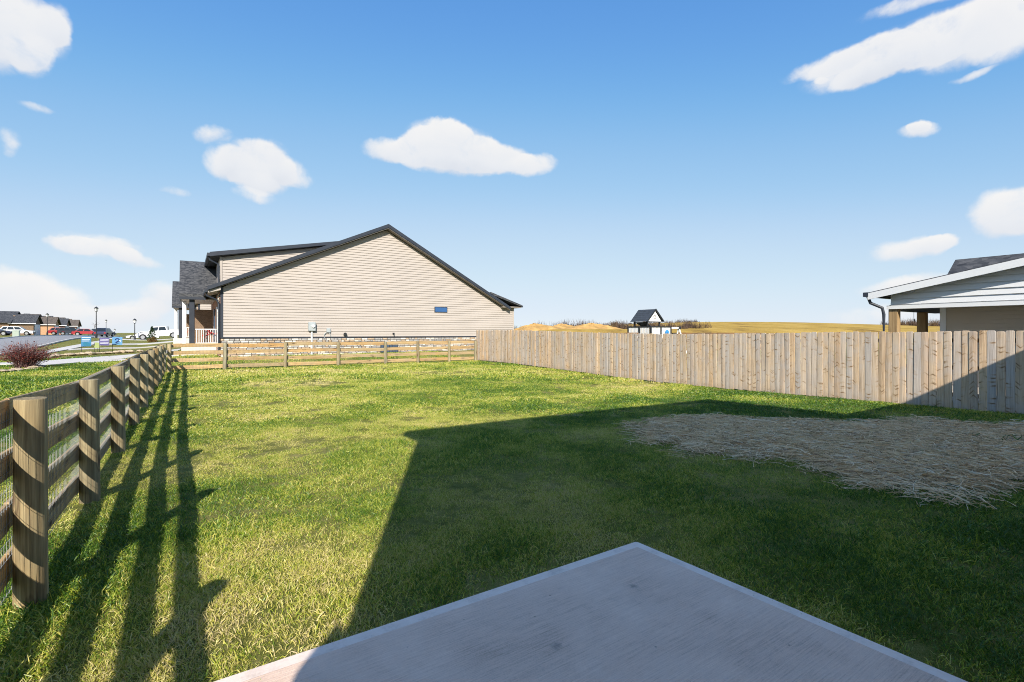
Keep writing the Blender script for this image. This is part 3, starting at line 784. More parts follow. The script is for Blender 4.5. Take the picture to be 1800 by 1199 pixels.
def grey_house():
    """white-sided neighbour on the right with a covered rear porch"""
    h = thing('white_house', 'white-sided house with covered porch rising above the picket fence at right', 'house', (*xy(0, 16.0), 0), GRID)
    # local x = v - 16, local y = u
    def rake(y): return 2.62 + (5.96 - y) * 0.196
    q = MB(); q.box(1.6, 12, -9.0, 4.95, -0.1, 2.9); w = q.build('wall', MAT['siding'], h)
    s = MB(T=lambda p: (1.6 + p[1], -p[0], p[2]))
    siding(s, lambda z: -4.95, lambda z: 8.9, 0.2, 2.42, 0.11)
    tag(s.build('siding_boards', varied('warm_beige_siding', (0.60, 0.53, 0.44), .04, .5, .6), h), kind='stuff')
    q = MB(); q.box(1.555, 1.70, 4.86, 4.99, 0.1, 2.42); q.build('corner_trim', MAT['white'], h)
    # porch gable face on the plane x = 0
    q = MB(); q.yz([(5.6, 2.32), (5.6, rake(5.6) - .02), (-4.0, rake(-4.0) - .02), (-4.0, 2.32)], 0.03, 0.25); g = q.build('porch_gable_wall', MAT['white_siding'], h)
    s = MB(T=lambda p: (0.03 + p[1], -p[0], p[2]))
    siding(s, lambda z: -5.6 if z < 2.66 else -(5.96 - (z - 2.60) / 0.196), lambda z: 4.0, 2.36, 4.4, 0.15)
    tag(s.build('gable_siding', MAT['white_siding'], g), kind='stuff')
    q = MB(); q.box(-0.04, 0.24, -4.0, 5.68, 2.24, 2.335); q.build('porch_beam', MAT['white'], h)
    q = MB(); q.box(0.2, 3.6, 5.52, 5.7, 2.2, 2.36); q.build('porch_beam', MAT['navy'], h)
    q = MB(); q.box(0.24, 3.6, -4.0, 5.52, 2.36, 2.40); q.build('porch_ceiling', MAT['white_siding'], h)
    for px, nm in ((0.12, 'porch_post'), (2.12, 'porch_post')):
        q = MB(); q.cbox(px - 0.105, px + 0.105, 5.45, 5.66, -0.1, 2.24 if px < 1 else 2.2, 0.012); q.build(nm, MAT['cedar'], h)
    q = MB(); q.box(-0.2, 4.0, -4.0, 5.8, -0.25, -0.02); q.build('porch_slab', MAT['concrete'], h)
    r = MB(); r.yz([(6.0, rake(6.0)), (-5.0, rake(-5.0)), (-5.0, rake(-5.0) + 0.1), (6.0, rake(6.0) + 0.1)], -0.30, 6.0); roof = r.build('porch_roof', MAT['shingle'], h)
    q = MB(); q.yz([(6.02, rake(6.02) - 0.10), (-5.0, rake(-5.0) - 0.10), (-5.0, rake(-5.0) + 0.075), (6.02, rake(6.02) + 0.075)], -0.335, -0.302); q.build('fascia', MAT['white'], roof)
    q = MB(); q.yz([(5.98, rake(5.98) - .03), (-5.0, rake(-5.0) - .03), (-5.0, rake(-5.0) - .012), (5.98, rake(5.98) - .012)], -0.30, 0.028); q.build('soffit', MAT['white'], roof)
    q = MB(); q.box(-0.34, 6.0, 6.005, 6.13, rake(6) - .02, rake(6) + .10); q.tube([(-0.2, 6.07, rake(6)), (-0.2, 6.0, 2.42), (-0.1, 5.76, 2.28), (-0.08, 5.73, 2.1), (-0.08, 5.73, 0)], 0.04, 8); q.build('gutter', MAT['navy'], roof)
    # main roof above: ridge along the lot
    r = MB()
    r.xz([(0.45, 2.80), (1.42, 3.50), (1.42, 3.58), (0.40, 2.86)], -8.5, 4.62)
    r.xz([(1.422, 3.50), (8.5, 3.3), (8.5, 3.4), (1.422, 3.58)], -8.5, 4.62)
    r.build('main_roof', MAT['shingle'], h)
    q = MB(); q.tube([(1.3, 5.5, 2.3), (1.3, 5.5, 1.95)], 0.006, 5); q.tube([(1.3, 5.5, 1.98), (1.36, 5.5, 1.93), (1.38, 5.5, 2.0)], 0.01, 5); q.build('hanging_hook', MAT['black'], h)
grey_house()

def own_house():
    """the two-storey house at the viewer's back, whose shadow lies across the lawn"""
    h = thing('own_house', 'two-storey house behind the viewer casting its shadow over the lawn', 'house', (0, 0, 0), GRID)
    wall = [(-1.0, -0.1), (-1.0, 5.05), (7.0, 5.05), (8.0, 3.1), (13.1, 3.1), (13.1, -0.1)]
    q = MB(); q.xz(wall, -0.62, -9.6); w = q.build('wall', varied('pale_cream_siding', (0.78, 0.71, 0.62), .03, .5, .6), h)  # unseen wall, made bright to bounce light onto the shaded patio
    q = MB(); q.xz([(-1.10, -0.1), (-1.002, -0.1), (-1.002, 2.16), (-1.10, 1.95)], -9.5, -0.50); q.box(-1.0, 13.1, -0.618, -0.50, -0.1, 0.9); q.build('brick_base', MAT['brick'], h)
    q = MB()
    A = [(-1.16, -.35), (7.06, -.35), (7.06, -9.9), (-1.16, -9.9)]
    q.add([(x, y, 5.08) for x, y in A] + [(x, y, 5.24) for x, y in A] + [(1.8, -5.1, 7.2), (4.0, -5.1, 7.2)],
          [(3, 2, 1, 0), (0, 1, 5, 4), (1, 2, 6, 5), (2, 3, 7, 6), (3, 0, 4, 7), (4, 5, 9, 8), (5, 6, 9), (6, 7, 8, 9), (7, 4, 8)])
    q.xz([(7.0, 5.1), (8.1, 3.08), (8.1, 3.22), (7.0, 5.24)], -0.35, -9.9)
    q.yz([(-0.35, 3.08), (-5.1, 4.9), (-9.9, 3.08), (-9.9, 3.22), (-5.1, 5.05), (-0.35, 3.22)], 8.08, 13.5)
    q.build('roof', MAT['shingle'], h)
    q = MB(); q.box(0.6, 2.4, -0.617, -0.56, 0.02, 2.1); d = q.build('patio_door', MAT['white'], h)
    for k in (0, 1):
        q = MB(); q.box(0.7 + k * .85, 1.45 + k * .85, -0.559, -0.552, 0.12, 2.0); q.build('pane', MAT['glass'], d)
    for x in (0.5, 4.2, 9.5):
        z = 3.2 if x < 7 else 1.1
        q = MB(); q.box(x, x + 1.1, -0.617, -0.57, z, z + 1.4); d = q.build('window', MAT['white'], h)
        q = MB(); q.box(x + .07, x + 1.03, -0.569, -0.562, z + .07, z + 1.33); q.build('pane', MAT['glass'], d)
own_house()

# ------------------------------------------------------------------ fences
def post_mesh(r, h, seed, top_r=None):
    rn = random.Random(seed)
    b = MB(); n = 22
    lv = [(-0.1, 1.03), (0.15, 1.01), (0.5, 1.0), (0.85, 0.985), (h - 0.008, 0.97), (h, 0.93)]
    ph = rn.uniform(0, 6)
    V = []; F = []
    for z, s in lv:
        for k in range(n):
            th = 2 * math.pi * k / n
            rr = r * s * (1 + 0.012 * math.sin(2 * th + ph) + 0.008 * math.sin(5 * th + ph * 2))
            V.append((rr * math.cos(th), rr * math.sin(th), z))
    for i in range(len(lv) - 1):
        for k in range(n): F.append((i * n + k, i * n + (k + 1) % n, (i + 1) * n + (k + 1) % n, (i + 1) * n + k))
    F.append(tuple((len(lv) - 1) * n + k for k in range(n)))
    b.add(V, F)
    return b
def board(length, hgt, th, rn, n=6):
    """one sawn board along x with a slight bow and twist"""
    b = MB(); V = []
    bow, cup = rn.uniform(-.010, .010), rn.uniform(-.006, .006)
    for i in range(n + 1):
        t = i / n; x = t * length; k = 4 * t * (1 - t)
        for (y, z) in ((-th / 2, -hgt / 2), (th / 2, -hgt / 2), (th / 2, hgt / 2 - 0.004), (th / 2 - 0.004, hgt / 2), (-th / 2 + 0.004, hgt / 2), (-th / 2, hgt / 2 - 0.004)):
            V.append((x, y + cup * k, z + bow * k))
    F = []
    for i in range(n):
        for k in range(6): F.append((i * 6 + k, i * 6 + (k + 1) % 6, (i + 1) * 6 + (k + 1) % 6, (i + 1) * 6 + k))
    F += [tuple(range(5, -1, -1)), tuple(n * 6 + k for k in range(6))]
    b.add(V, F)
    return b
def wire_panel(length, top, step=0.0508, hstep=0.1016, r=0.0014):
    b = MB()
    def rod(a, c):
        a, c = Vector(a), Vector(c)
        d = (c - a).normalized(); s = Vector((0, 1, 0)); t = d.cross(s)
        V = []
        for p in (a, c):
            for k in range(3):
                th = 2.094 * k + .5
                V.append(p + r * (math.cos(th) * s + math.sin(th) * t))
        b.add(V, [(0, 1, 4, 3), (1, 2, 5, 4), (2, 0, 3, 5)])
    x = 0.0
    while x <= length: rod((x, 0, 0.02), (x, 0, top)); x += step
    z = 0.03
    while z <= top + .001: rod((0, 0, z), (length, 0, z)); z += hstep
    return b
RAILS = (1.072, 0.765, 0.458, 0.15)
def rail_fence(name, label, origin, rz, stations, side, wire=True, top=1.165, rails=RAILS, mats=('post', 'rail'), seed=1, ground=True):
    """posts at stations along local x; boards and wire on the side given by the sign of local y"""
    rn = random.Random(seed)
    f = thing(name, label, 'fence', (*origin, 0), rz)
    c, s = math.cos(rz), math.sin(rz)
    def gz(x): return tz(origin[0] + c * x, origin[1] + s * x) + (0.075 * float(ss(6.2, 4.1, x)) if seed == 3 else 0.0)
    for k, x in enumerate(stations):
        o = post_mesh(0.078, top + 0.01 + rn.uniform(-.01, .015), seed * 50 + k).build('post', MAT[mats[0]], f, smooth=False, loc=(x, 0, gz(x)))
        o.rotation_euler = (R(rn.uniform(-1, 1)), R(rn.uniform(-1, 1)), rn.uniform(0, 6))
        for p in o.data.polygons: p.use_smooth = len(p.vertices) == 4
    for a, b_ in zip(stations, stations[1:]):
        za, zb = gz(a), gz(b_)
        L = math.hypot(b_ - a, zb - za) - 0.006
        for z in rails:
            o = board(L, 0.160 + rn.uniform(-.003, .003), 0.025, rn).build('rail', MAT[mats[1]], f, loc=(a + 0.003, side * 0.1065, za + z + 0.02 + rn.uniform(-.012, .012)))
            o.rotation_euler = (R(rn.uniform(-1, 1)), -math.atan2(zb - za, b_ - a) + R(rn.uniform(-.25, .25)), 0)
    if wire:
        L = stations[-1] - stations[0]
        o = wire_panel(L, rails[0] + 0.03).build('wire_mesh', MAT['wire'], f, loc=(stations[0], side * 0.087, gz(stations[0]) + 0.02))
        o.rotation_euler = (0, -math.atan2(gz(stations[-1]) - gz(stations[0]), L), 0)
    return f
# side fence: local x runs along u, so the outer side (smaller v) is local +y
rail_fence('rail_fence', 'four-board wooden fence with wire mesh running along the left side of the lawn', xy(0, -0.79), GRID + math.pi / 2,
           [-0.45, 1.8, 4.1, 6.28, 8.68, 11.05, 13.45, 15.85, 18.25, 20.6, 22.9, 25.2], +1, seed=3)
rail_fence('rail_fence', 'four-board wooden fence closing the far end of the lawn before the cream house', xy(25.2, 0), GRID,
           [-0.62, 1.39, 3.85, 6.26, 8.66, 10.46, 12.33, 14.0], +1, seed=5)
def distant_fence():
    f = rail_fence('rail_fence', 'brown rail fence showing just above the picket fence beside the playset', xy(26.5, 0), GRID,
               [25 + 2.6 * k for k in range(9)], -1, wire=False, top=1.62, rails=(1.53, 1.1, 0.65, 0.2), mats=('cedar', 'brown_rail'), seed=9)
distant_fence()

def picket_fence():
    rn = random.Random(21)
    f = thing('picket_fence', 'tall weathered wooden picket fence along the right side of the lawn', 'fence', (*xy(0, 14.15), 0), GRID + math.pi / 2)
    # local x = u, local -y = towards larger v, local +y = the lawn side
    variants = []
    for k in range(8):
        w, hgt, th, c = 0.141, 1.72, 0.016, 0.022
        b = MB(); V = []
        nz = 7; bow = rn.uniform(-.006, .006); cup = rn.uniform(0.001, 0.008)
        for i in range(nz + 1):
            z = (hgt - c) * i / nz; kx = bow * 4 * (i / nz) * (1 - i / nz)
            for (x, y) in ((-w / 2, -th / 2), (w / 2, -th / 2), (w / 2, th / 2 - .005), (w / 2 - .006, th / 2), (0, th / 2 + cup), (-w / 2 + .006, th / 2), (-w / 2, th / 2 - .005)):
                V.append((x + kx, y, z))
        F = []
        n = 7
        for i in range(nz):
            for j in range(n): F.append((i * n + j, i * n + (j + 1) % n, (i + 1) * n + (j + 1) % n, (i + 1) * n + j))
        o = len(V)
        e = rn.uniform(.010, .03)
        for (x, y) in ((-w / 2 + e, -th / 2), (w / 2 - e, -th / 2), (w / 2 - e, th / 2 - .002), (w / 2 - e, th / 2), (0, th / 2 + cup), (-w / 2 + e, th / 2), (-w / 2 + e, th / 2 - .002)):
            V.append((x, y, hgt))
        for j in range(n): F.append((nz * n + j, nz * n + (j + 1) % n, o + (j + 1) % n, o + j))
        F += [tuple(o + j for j in range(n)), tuple(range(n - 1, -1, -1))]
        b.add(V, F)
        variants.append(b.mesh('picket', MAT['picket']))
    u = -0.5
    while u < 25.3:
        X, Y = xy(u, 14.15)
        o = bpy.data.objects.new('picket', rn.choice(variants))
        COL.objects.link(o); o.parent = f
        dz = 0.035 * math.exp(-((u - 23) / 4) ** 2) - 0.05 * math.exp(-((u - 3) / 4) ** 2)
        o.location = (u, rn.uniform(-.007, .008), tz(X, Y) + 0.03 + dz + rn.uniform(-.014, .014))
        o.rotation_euler = (R(rn.uniform(-.3, .3)), R(rn.uniform(-.45, .45)), R(rn.uniform(-2.6, 2.6)))
        o.scale = (rn.uniform(.97, 0.995), 1.0, 1.0)
        u += 0.1405 + 0.0035 * float(ss(6, 10, u)) + max(0, rn.gauss(0, 0.0014))
    for k in range(11):
        ua = -0.5 + 2.4 * k
        X, Y = xy(ua, 14.15)
        q = MB(); q.cbox(-.045, .045, -0.155, -0.06, -0.1, 1.6, .006); q.build('post', MAT['cedar'], f, loc=(ua, 0, tz(X, Y)))
        if k < 10 or True:
            ub = min(ua + 2.4, 25.3); X2, Y2 = xy(ub, 14.15)
            for z in (0.3, 0.9, 1.5):
                q = MB(); za, zb = tz(X, Y) + z, tz(X2, Y2) + z
                if ub - ua > .1:
                    q.xz([(0, za - .045), (ub - ua - .004, zb - .045), (ub - ua - .004, zb + .045), (0, za + .045)], -0.062, -0.024); q.build('rail', MAT['brown_rail'], f, loc=(ua, 0, 0))
picket_fence()

# ------------------------------------------------------------------ playset beyond the fence
def playset():
    X, Y = xy(25.75, 30.0)
    g = tz(X, Y)
    p = thing('playset', 'wooden playset with dark pitched roof and white gable above the picket fence', 'playset', (X, Y, g), GRID)
    z0 = -g
    hw, D = 0.74, 1.5
    for sx in (-hw + .08, hw - .08):
        for yy in (0.1, D - .1):
            q = MB(); q.cbox(sx - .05, sx + .05, yy - .05, yy + .05, -0.05, 2.55 + z0, .008); q.build('post', MAT['black'], p)
    ez, rz_ = 2.45 + z0, 3.40 + z0
    r = MB()
    roof_m = varied('slate_blue_roof_boards', (0.045, 0.055, 0.07), 0.25, 4, 0.8)
    nb = 6
    roof = thing('roof', None, None); roof.parent = p
    for s in (-1, 1):
        for k in range(nb):
            t0, t1 = k / nb, (k + 1) / nb + 0.03
            x0, x1 = s * 0.92 * (1 - t0), s * 0.92 * (1 - min(t1, 1)); za, zb = ez + (rz_ - ez) * t0, ez + (rz_ - ez) * min(t1, 1)
            q = MB(); q.xz([(x0, za + .03), (x1, zb + .012), (x1, zb - .01), (x0, za)], -0.12, D + .12); q.build('roof_board', roof_m, roof)
    q = MB(); q.xz([(-0.76, ez + .02), (0.76, ez + .02), (0, rz_ - .09)], -0.02, 0.02); gb = q.build('gable_panel', MAT['white'], p)
    for k in range(6):                                     # the small flower-like cut-out on the gable
        th = k * math.pi / 3
        q = MB(); q.tube([(0.11 * math.cos(th), -0.022, ez + .38 + 0.13 * math.sin(th)), (0.11 * math.cos(th), -0.028, ez + .38 + 0.13 * math.sin(th))], 0.05, 8); q.build('emblem_petal', MAT['soffit'], gb)
    for s in (-1, 1):
        q = MB(); q.xz([(s * .95, ez - .06), (s * .95, ez + .06), (0, rz_ + .05), (0, rz_ - .07)], -0.16, -0.121); q.build('rake_trim', MAT['black'], p)
    q = MB(); q.xz([(-.62, ez - .1), (-.4, ez - .02), (.4, ez - .02), (.62, ez - .1), (.62, ez + .018), (-.62, ez + .018)], -0.06, -0.022); q.build('arch_trim', MAT['black'], p)
    q = MB(); q.box(-1.0, 1.25, -0.5, 1.75, 1.16 + z0, 1.22 + z0); q.build('deck', MAT['cedar'], p)
    for x, y in ((-1.0, 1.75), (-1.0, 0.6), (-1.0, -.5), (0.1, -.5), (1.25, -.5), (1.25, 1.75)):
        q = MB(); q.cbox(x - .06, x + .06, y - .06, y + .06, -0.05, 2.08 + z0, .008); q.build('deck_post', MAT['black'], p)
    for a, c in (((-1.0, 1.75), (-1.0, -.5)), ((-1.0, -.5), (1.25, -.5))):
        L = math.hypot(c[0] - a[0], c[1] - a[1]); n = int(L / .15)
        ang = math.atan2(c[1] - a[1], c[0] - a[0])
        q = MB(); q.box(0, L, -.035, .035, 0, .09); o = q.build('top_rail', MAT['black'], p, loc=(*a, 2.0 + z0), rz=ang)
        for k in range(n):
            q = MB(); q.box(0, .105, -.012, .012, 0, .8); q.build('slat', MAT['white'], p, loc=(a[0] + (c[0] - a[0]) * (k + .2) / n, a[1] + (c[1] - a[1]) * (k + .2) / n, 1.2 + z0), rz=ang)
    blue = varied('blue_plastic', (0.05, 0.25, 0.55), 0.1, 5, 0.4)
    q = MB(); q.tube([(.75, -.56, 1.62 + z0), (.75, -.60, 1.62 + z0)], .2, 14); q.tube([(.75, -.60, 1.62 + z0), (.75, -.66, 1.62 + z0)], .07, 10); q.build('steering_wheel', blue, p)
    q = MB(); q.xz([(-.72, 2.38 + z0), (.05, 2.05 + z0), (.05, 2.09 + z0), (-.72, 2.42 + z0)], 0.3, 1.3); q.build('awning', roof_m, p)
    q = MB(); q.box(1.32, 2.9, -.06, .06, 1.92 + z0, 2.05 + z0); q.build('swing_beam', MAT['white'], p)
    q = MB(); q.tube([(2.86, 0, 2.0 + z0), (2.95, -.7, -0.05)], .06, 8); q.tube([(2.86, 0, 2.0 + z0), (2.95, .7, -0.05)], .06, 8); q.build('swing_leg', MAT['white'], p)
    q = MB(); q.cbox(2.76, 3.0, -.12, .12, 1.88 + z0, 2.1 + z0, .02); q.build('beam_bracket', MAT['black'], p)
playset()

# ------------------------------------------------------------------ far side of the street: houses, vehicles, lamps
def far_house(u, v, label, wall, roofm, W=11.0, garage=True, flip=False):
    X, Y = xy(u, v)
    h = thing('brick_house', label, 'house', (X, Y, tz(X, Y)), GRID, 'houses across the street')
    # local x = v: the street front is at x = 0, the body lies at x < 0
    q = MB(); q.yz([(0, -.3), (W, -.3), (W, 2.6), (W / 2, 4.75), (0, 2.6)], -11, 0); q.build('wall', wall, h)
    q = MB()
    q.yz([(-.5, 2.42), (W / 2, 4.82), (W / 2, 5.0), (-.5, 2.6)], -11.4, .4); q.yz([(W / 2 + .002, 4.82), (W + .5, 2.42), (W + .5, 2.6), (W / 2 + .002, 5.0)], -11.4, .4)
    rf = q.build('roof', roofm, h)
    q = MB(); q.yz([(.2, -.3), (6.0, -.3), (6.0, 2.5), (3.1, 4.1), (.2, 2.5)], 0.002, 3.6); q.build('garage_wall', wall, h)
    q = MB(); q.yz([(-.2, 2.34), (3.1, 4.16), (3.1, 4.32), (-.2, 2.5)], .41, 4.0); q.yz([(3.102, 4.16), (6.4, 2.34), (6.4, 2.5), (3.102, 4.32)], .41, 4.0); q.build('garage_roof', roofm, h)
    q = MB(); q.box(3.602, 3.66, .9, 5.3, 0, 2.2); gd = q.build('garage_door', MAT['white'], h)
    for k in range(4):
        q = MB(); q.box(3.661, 3.675, .95, 5.25, .05 + k * .54, .54 + k * .54); q.build('panel', MAT['white'], gd)
    q = MB(); q.yz([(7.2, 2.6), (10.6, 2.6), (8.9, 4.4)], .402, 1.1); q.build('front_gable', MAT['siding'], h)
    q = MB(); q.yz([(6.9, 2.42), (8.9, 4.5), (8.9, 4.66), (6.9, 2.6)], .403, 1.4); q.yz([(8.902, 4.5), (10.9, 2.42), (10.9, 2.6), (8.902, 4.66)], .403, 1.4); q.build('gable_roof', roofm, rf)
    for yy in (6.9, 10.7):
        q = MB(); q.cbox(1.0, 1.25, yy - .12, yy + .12, -.2, 2.6, .02); q.build('porch_column', MAT['white'], h)
    for yy in (7.4, 9.4):
        q = MB(); q.box(.002, .05, yy, yy + .9, .8, 2.2); wn = q.build('window', MAT['white'], h)
        q = MB(); q.box(.051, .06, yy + .07, yy + .83, .87, 2.13); q.build('pane', MAT['glass'], wn)
    q = MB(); q.box(-6.5, -5.3, -.05, -.002, .8, 2.2); wn = q.build('window', MAT['white'], h)
    q = MB(); q.box(-6.4, -5.4, -.06, -.051, .87, 2.13); q.build('pane', MAT['glass'], wn)
    q = MB(); q.box(-.1, 4.05, -.32, -.201, 2.28, 2.44); q.build('gutter', MAT['white'], rf)
    return h
far_house(139, -30, 'dark-roofed brick house at the far left edge behind the white car', MAT['brown_brick'], MAT['shingle'])
far_house(157.5, -30, 'house with orange-tan brick garage side, second from the left across the street', MAT['tan_brick'], MAT['brown_shingle'])
far_house(173.5, -30.5, 'dark brick house behind the far-left street lamp', MAT['brick'], MAT['shingle'])
far_house(189.5, -30.5, 'last gabled brick house at the end of the row across the street', MAT['brick'], MAT['brown_shingle'])

def vehicle(name, label, cat, X, Y, heading, paint, kind='suv', scale=1.0, pitch=0.0, zoff=0.0):
    c = thing(name, label, cat, (X, Y, tz(X, Y) + 0.05 + zoff), heading)
    c.rotation_euler[1] = pitch
    c.scale = (scale,) * 3
    L, W = {'suv': (4.7, 1.86), 'sedan': (4.6, 1.8), 'pickup': (5.8, 2.0)}[kind]
    h = W / 2
    # lower body: side profile with wheel arches, nose at +x
    fx, rx, wr = L / 2 - 0.9, -L / 2 + (0.95 if kind != 'pickup' else 1.2), 0.36 if kind != 'pickup' else 0.41
    def arch(cx, r):
        return [(cx + r * math.cos(a), 0.34 + r * math.sin(a)) for a in [math.pi * k / 8 for k in range(9)]]
    bl = {'suv': 0.98, 'sedan': 0.88, 'pickup': 1.12}[kind]
    prof = [(L / 2, 0.32)] + [(L / 2, 0.62), (L / 2 - .12, bl - .16), (L / 2 - 1.2, bl - .02)]
    prof += [(-L / 2 + .1, bl), (-L / 2, bl - .2), (-L / 2, 0.36)]
    prof += [(x, z) for x, z in reversed(arch(rx, wr + .06))] + [(x, z) for x, z in reversed(arch(fx, wr + .06))]
    b = MB()
    n = len(prof)
    V = []
    for (yy, ins) in ((-h + .06, .03), (-h, 0), (h, 0), (h - .06, .03)):
        cxm = 0
        for x, z in prof: V.append((x * (1 - ins * .4), yy, z if z < .5 else z - ins * .6))
    F = [tuple(range(n - 1, -1, -1)), tuple(3 * n + i for i in range(n))]
    for k in range(3):
        for i in range(n): F.append((k * n + i, k * n + (i + 1) % n, (k + 1) * n + (i + 1) % n, (k + 1) * n + i))
    b.add(V, F)
    body = b.build('body', paint, c)
    # cabin
    if kind == 'suv': cab = [(1.15, bl - .03), (.45, 1.58), (-1.75, 1.62), (-2.28, bl - .03)]
    elif kind == 'sedan': cab = [(1.1, bl - .03), (.35, 1.38), (-1.0, 1.40), (-1.85, bl - .03)]
    else: cab = [(1.35, bl - .03), (.75, 1.78), (-.85, 1.80), (-1.05, bl - .03)]
    zt = cab[1][1]
    def cy(z): return h - .05 - .17 * (z - bl) / (zt - bl)
    b = MB()
    V = [(x, -cy(z), z) for x, z in cab] + [(x, cy(z), z) for x, z in cab]
    b.add(V, [(3, 2, 1, 0), (4, 5, 6, 7), (0, 1, 5, 4), (1, 2, 6, 5), (2, 3, 7, 6)])
    cb = b.build('cabin', paint, c)
    def lerp(a, c_, t): return (a[0] + (c_[0] - a[0]) * t, a[1] + (c_[1] - a[1]) * t)
    lo_f, hi_f, hi_r, lo_r = cab
    cols = [0.06, 0.48, 0.53, 0.95] if kind != 'suv' else [0.05, 0.36, 0.39, 0.68, 0.71, 0.95]
    for s in (-1, 1):
        for k in range(0, len(cols), 2):
            t0, t1 = cols[k], cols[k + 1]
            P = []
            for t, r in ((t0, .12), (t1, .12), (t1, .86), (t0, .86)):
                bot, top = lerp(lo_f, lo_r, t), lerp(hi_f, hi_r, t)
                x, z = lerp(bot, top, r)
                P.append((x, s * (cy(z) + .008), z))
            q = MB(); q.add(P, [(0, 1, 2, 3)] if s < 0 else [(3, 2, 1, 0)]); q.build('side_window', MAT['glass'], cb)
    for nm, a, c_ in (('windscreen', lo_f, hi_f), ('rear_window', lo_r, hi_r)):
        p0, p1 = lerp(a, c_, .1), lerp(a, c_, .9)
        sx = .012 if nm == 'windscreen' else -.012
        q = MB(); q.quad((p0[0] + sx, -cy(p0[1]) + .08, p0[1] + .01), (p0[0] + sx, cy(p0[1]) - .08, p0[1] + .01), (p1[0] + sx, cy(p1[1]) - .08, p1[1] + .01), (p1[0] + sx, -cy(p1[1]) + .08, p1[1] + .01)); q.build(nm, MAT['glass'], cb)
    for cx in (fx, rx):
        for s in (-1, 1):
            q = MB(); q.disc_x((0, 0, 0), wr, .22, 20); w = q.build('wheel', MAT['tyre'], c, loc=(cx, s * (h - .11), wr - .05))
            q = MB(); q.disc_x((0, s * .115, 0), wr * .62, .02, 14); q.build('rim', MAT['rim'], w)
    for s in (-1, 1):
        q = MB(); q.box(L / 2 - .02, L / 2 + .015, s * (h - .3) - .2, s * (h - .3) + .2, bl - .33, bl - .19); q.build('headlight', MAT['lens'], c)
        q = MB(); q.box(-L / 2 - .015, -L / 2 + .02, s * (h - .2) - .12, s * (h - .2) + .12, bl - .4, bl - .15); q.build('tail_light', MAT['red_lens'], c)
    q = MB(); q.cbox(L / 2 - .05, L / 2 + .06, -h + .1, h - .1, .3, .52, .03); q.build('bumper', MAT['black'] if kind != 'pickup' else MAT['rim'], c)
    q = MB(); q.cbox(-L / 2 - .07, -L / 2 + .04, -h + .1, h - .1, .34, .54, .03); q.build('bumper', MAT['black'] if kind != 'pickup' else MAT['rim'], c)
    if kind == 'pickup':
        q = MB(); q.box(-L / 2 + .12, -1.12, -h + .12, h - .12, bl - .015, bl + .004); q.build('bed_liner', MAT['black'], c)
        for s in (-1, 1):
            q = MB(); q.box(-L / 2 + .06, -1.08, s * (h - .06) - .05, s * (h - .06) + .05, bl - .01, bl + .07); q.build('bed_rail', paint, c)
        q = MB(); q.box(-1.18, -1.1, -h + .2, h - .2, bl, 1.72); q.build('headache_rack', MAT['black'], c)
    return c
P_W, P_R, P_D, P_B = car_paint('white_car_paint', (0.76, 0.76, 0.77)), car_paint('red_car_paint', (0.36, 0.025, 0.035)), car_paint('dark_car_paint', (0.03, 0.035, 0.05)), car_paint('blue_car_paint', (0.025, 0.032, 0.075))
vehicle('parked_car', 'white sport utility car parked nose right in front of the brick houses', 'car', -90.6, 90.6, GRID, P_W, 'suv', 0.98)
vehicle('parked_car', 'dark blue car cut off by the left edge behind the white car', 'car', -87.0, 83.0, GRID, P_B, 'sedan')
vehicle('parked_car', 'red car nearest the brick houses, left of the dark cars', 'car', -102.6, 113.0, GRID, P_R, 'suv')
vehicle('parked_car', 'dark saloon car with red car beside it, middle of the parked row', 'car', -97.0, 109.0, GRID + .1, P_D, 'suv')
vehicle('parked_car', 'low red car parked between two dark vehicles along the street', 'car', -88.5, 103.0, GRID, P_R, 'sedan')
vehicle('parked_car', 'dark vehicle directly left of the tall street lamp', 'car', -93.0, 112.5, GRID, P_D, 'suv')
vehicle('parked_car', 'dark sport utility car right of the tall street lamp', 'car', -77.0, 93.5, GRID + 1.4, P_B, 'suv')
vehicle('pickup_truck', 'white pickup truck parked nose-down on a sloping drive', 'truck', -53.0, 74.5, GRID + math.pi, P_W, 'pickup', 1.0, R(4.5), 0.15)
vehicle('parked_car', 'white car half hidden behind the small conifer and the pickup nose', 'car', -64.5, 86.5, GRID + math.pi, P_W, 'sedan', 1.0, 0, -.2)

def street_lamp(label, X, Y, H):
    p = thing('street_lamp', label, 'lamp', (X, Y, tz(X, Y)), 0, 'street lamps')
    q = MB(); q.tube([(0, 0, -.1), (0, 0, .5), (0, 0, .62)], [.14, .13, .08], 12); q.build('base', MAT['black'], p)
    q = MB(); q.tube([(0, 0, .62), (0, 0, H - .75)], [.06, .045], 10); q.build('pole', MAT['black'], p)
    q = MB(); q.tube([(0, 0, H - .75), (0, 0, H - .68), (0, 0, H - .64)], [.05, .12, .13], 12); lt = q.build('lantern_cup', MAT['black'], p)
    q = MB(); q.tube([(0, 0, H - .64), (0, 0, H - .25)], [.12, .19], 8); q.build('lantern_glass', MAT['lens'], lt)
    q = MB(); q.tube([(0, 0, H - .26), (0, 0, H - .22), (0, 0, H - .08), (0, 0, H)], [.25, .24, .10, .02], 8); q.build('cap', MAT['black'], lt)
    for k in range(4):
        th = k * math.pi / 2 + .78
        q = MB(); q.tube([(.125 * math.cos(th), .125 * math.sin(th), H - .64), (.2 * math.cos(th), .2 * math.sin(th), H - .25)], .012, 5); q.build('lantern_bar', MAT['black'], lt)
street_lamp('tallest black street lamp, standing behind the yard signs', -54.6, 65.0, 4.15)
street_lamp('black street lamp before the brick houses at far left', -84.5, 90.0, 4.05)
street_lamp('black street lamp left of the white pickup', -54.5, 71.5, 3.1)
street_lamp('distant thin street lamp just right of the tallest lamp', -98, 119.5, 4.0)
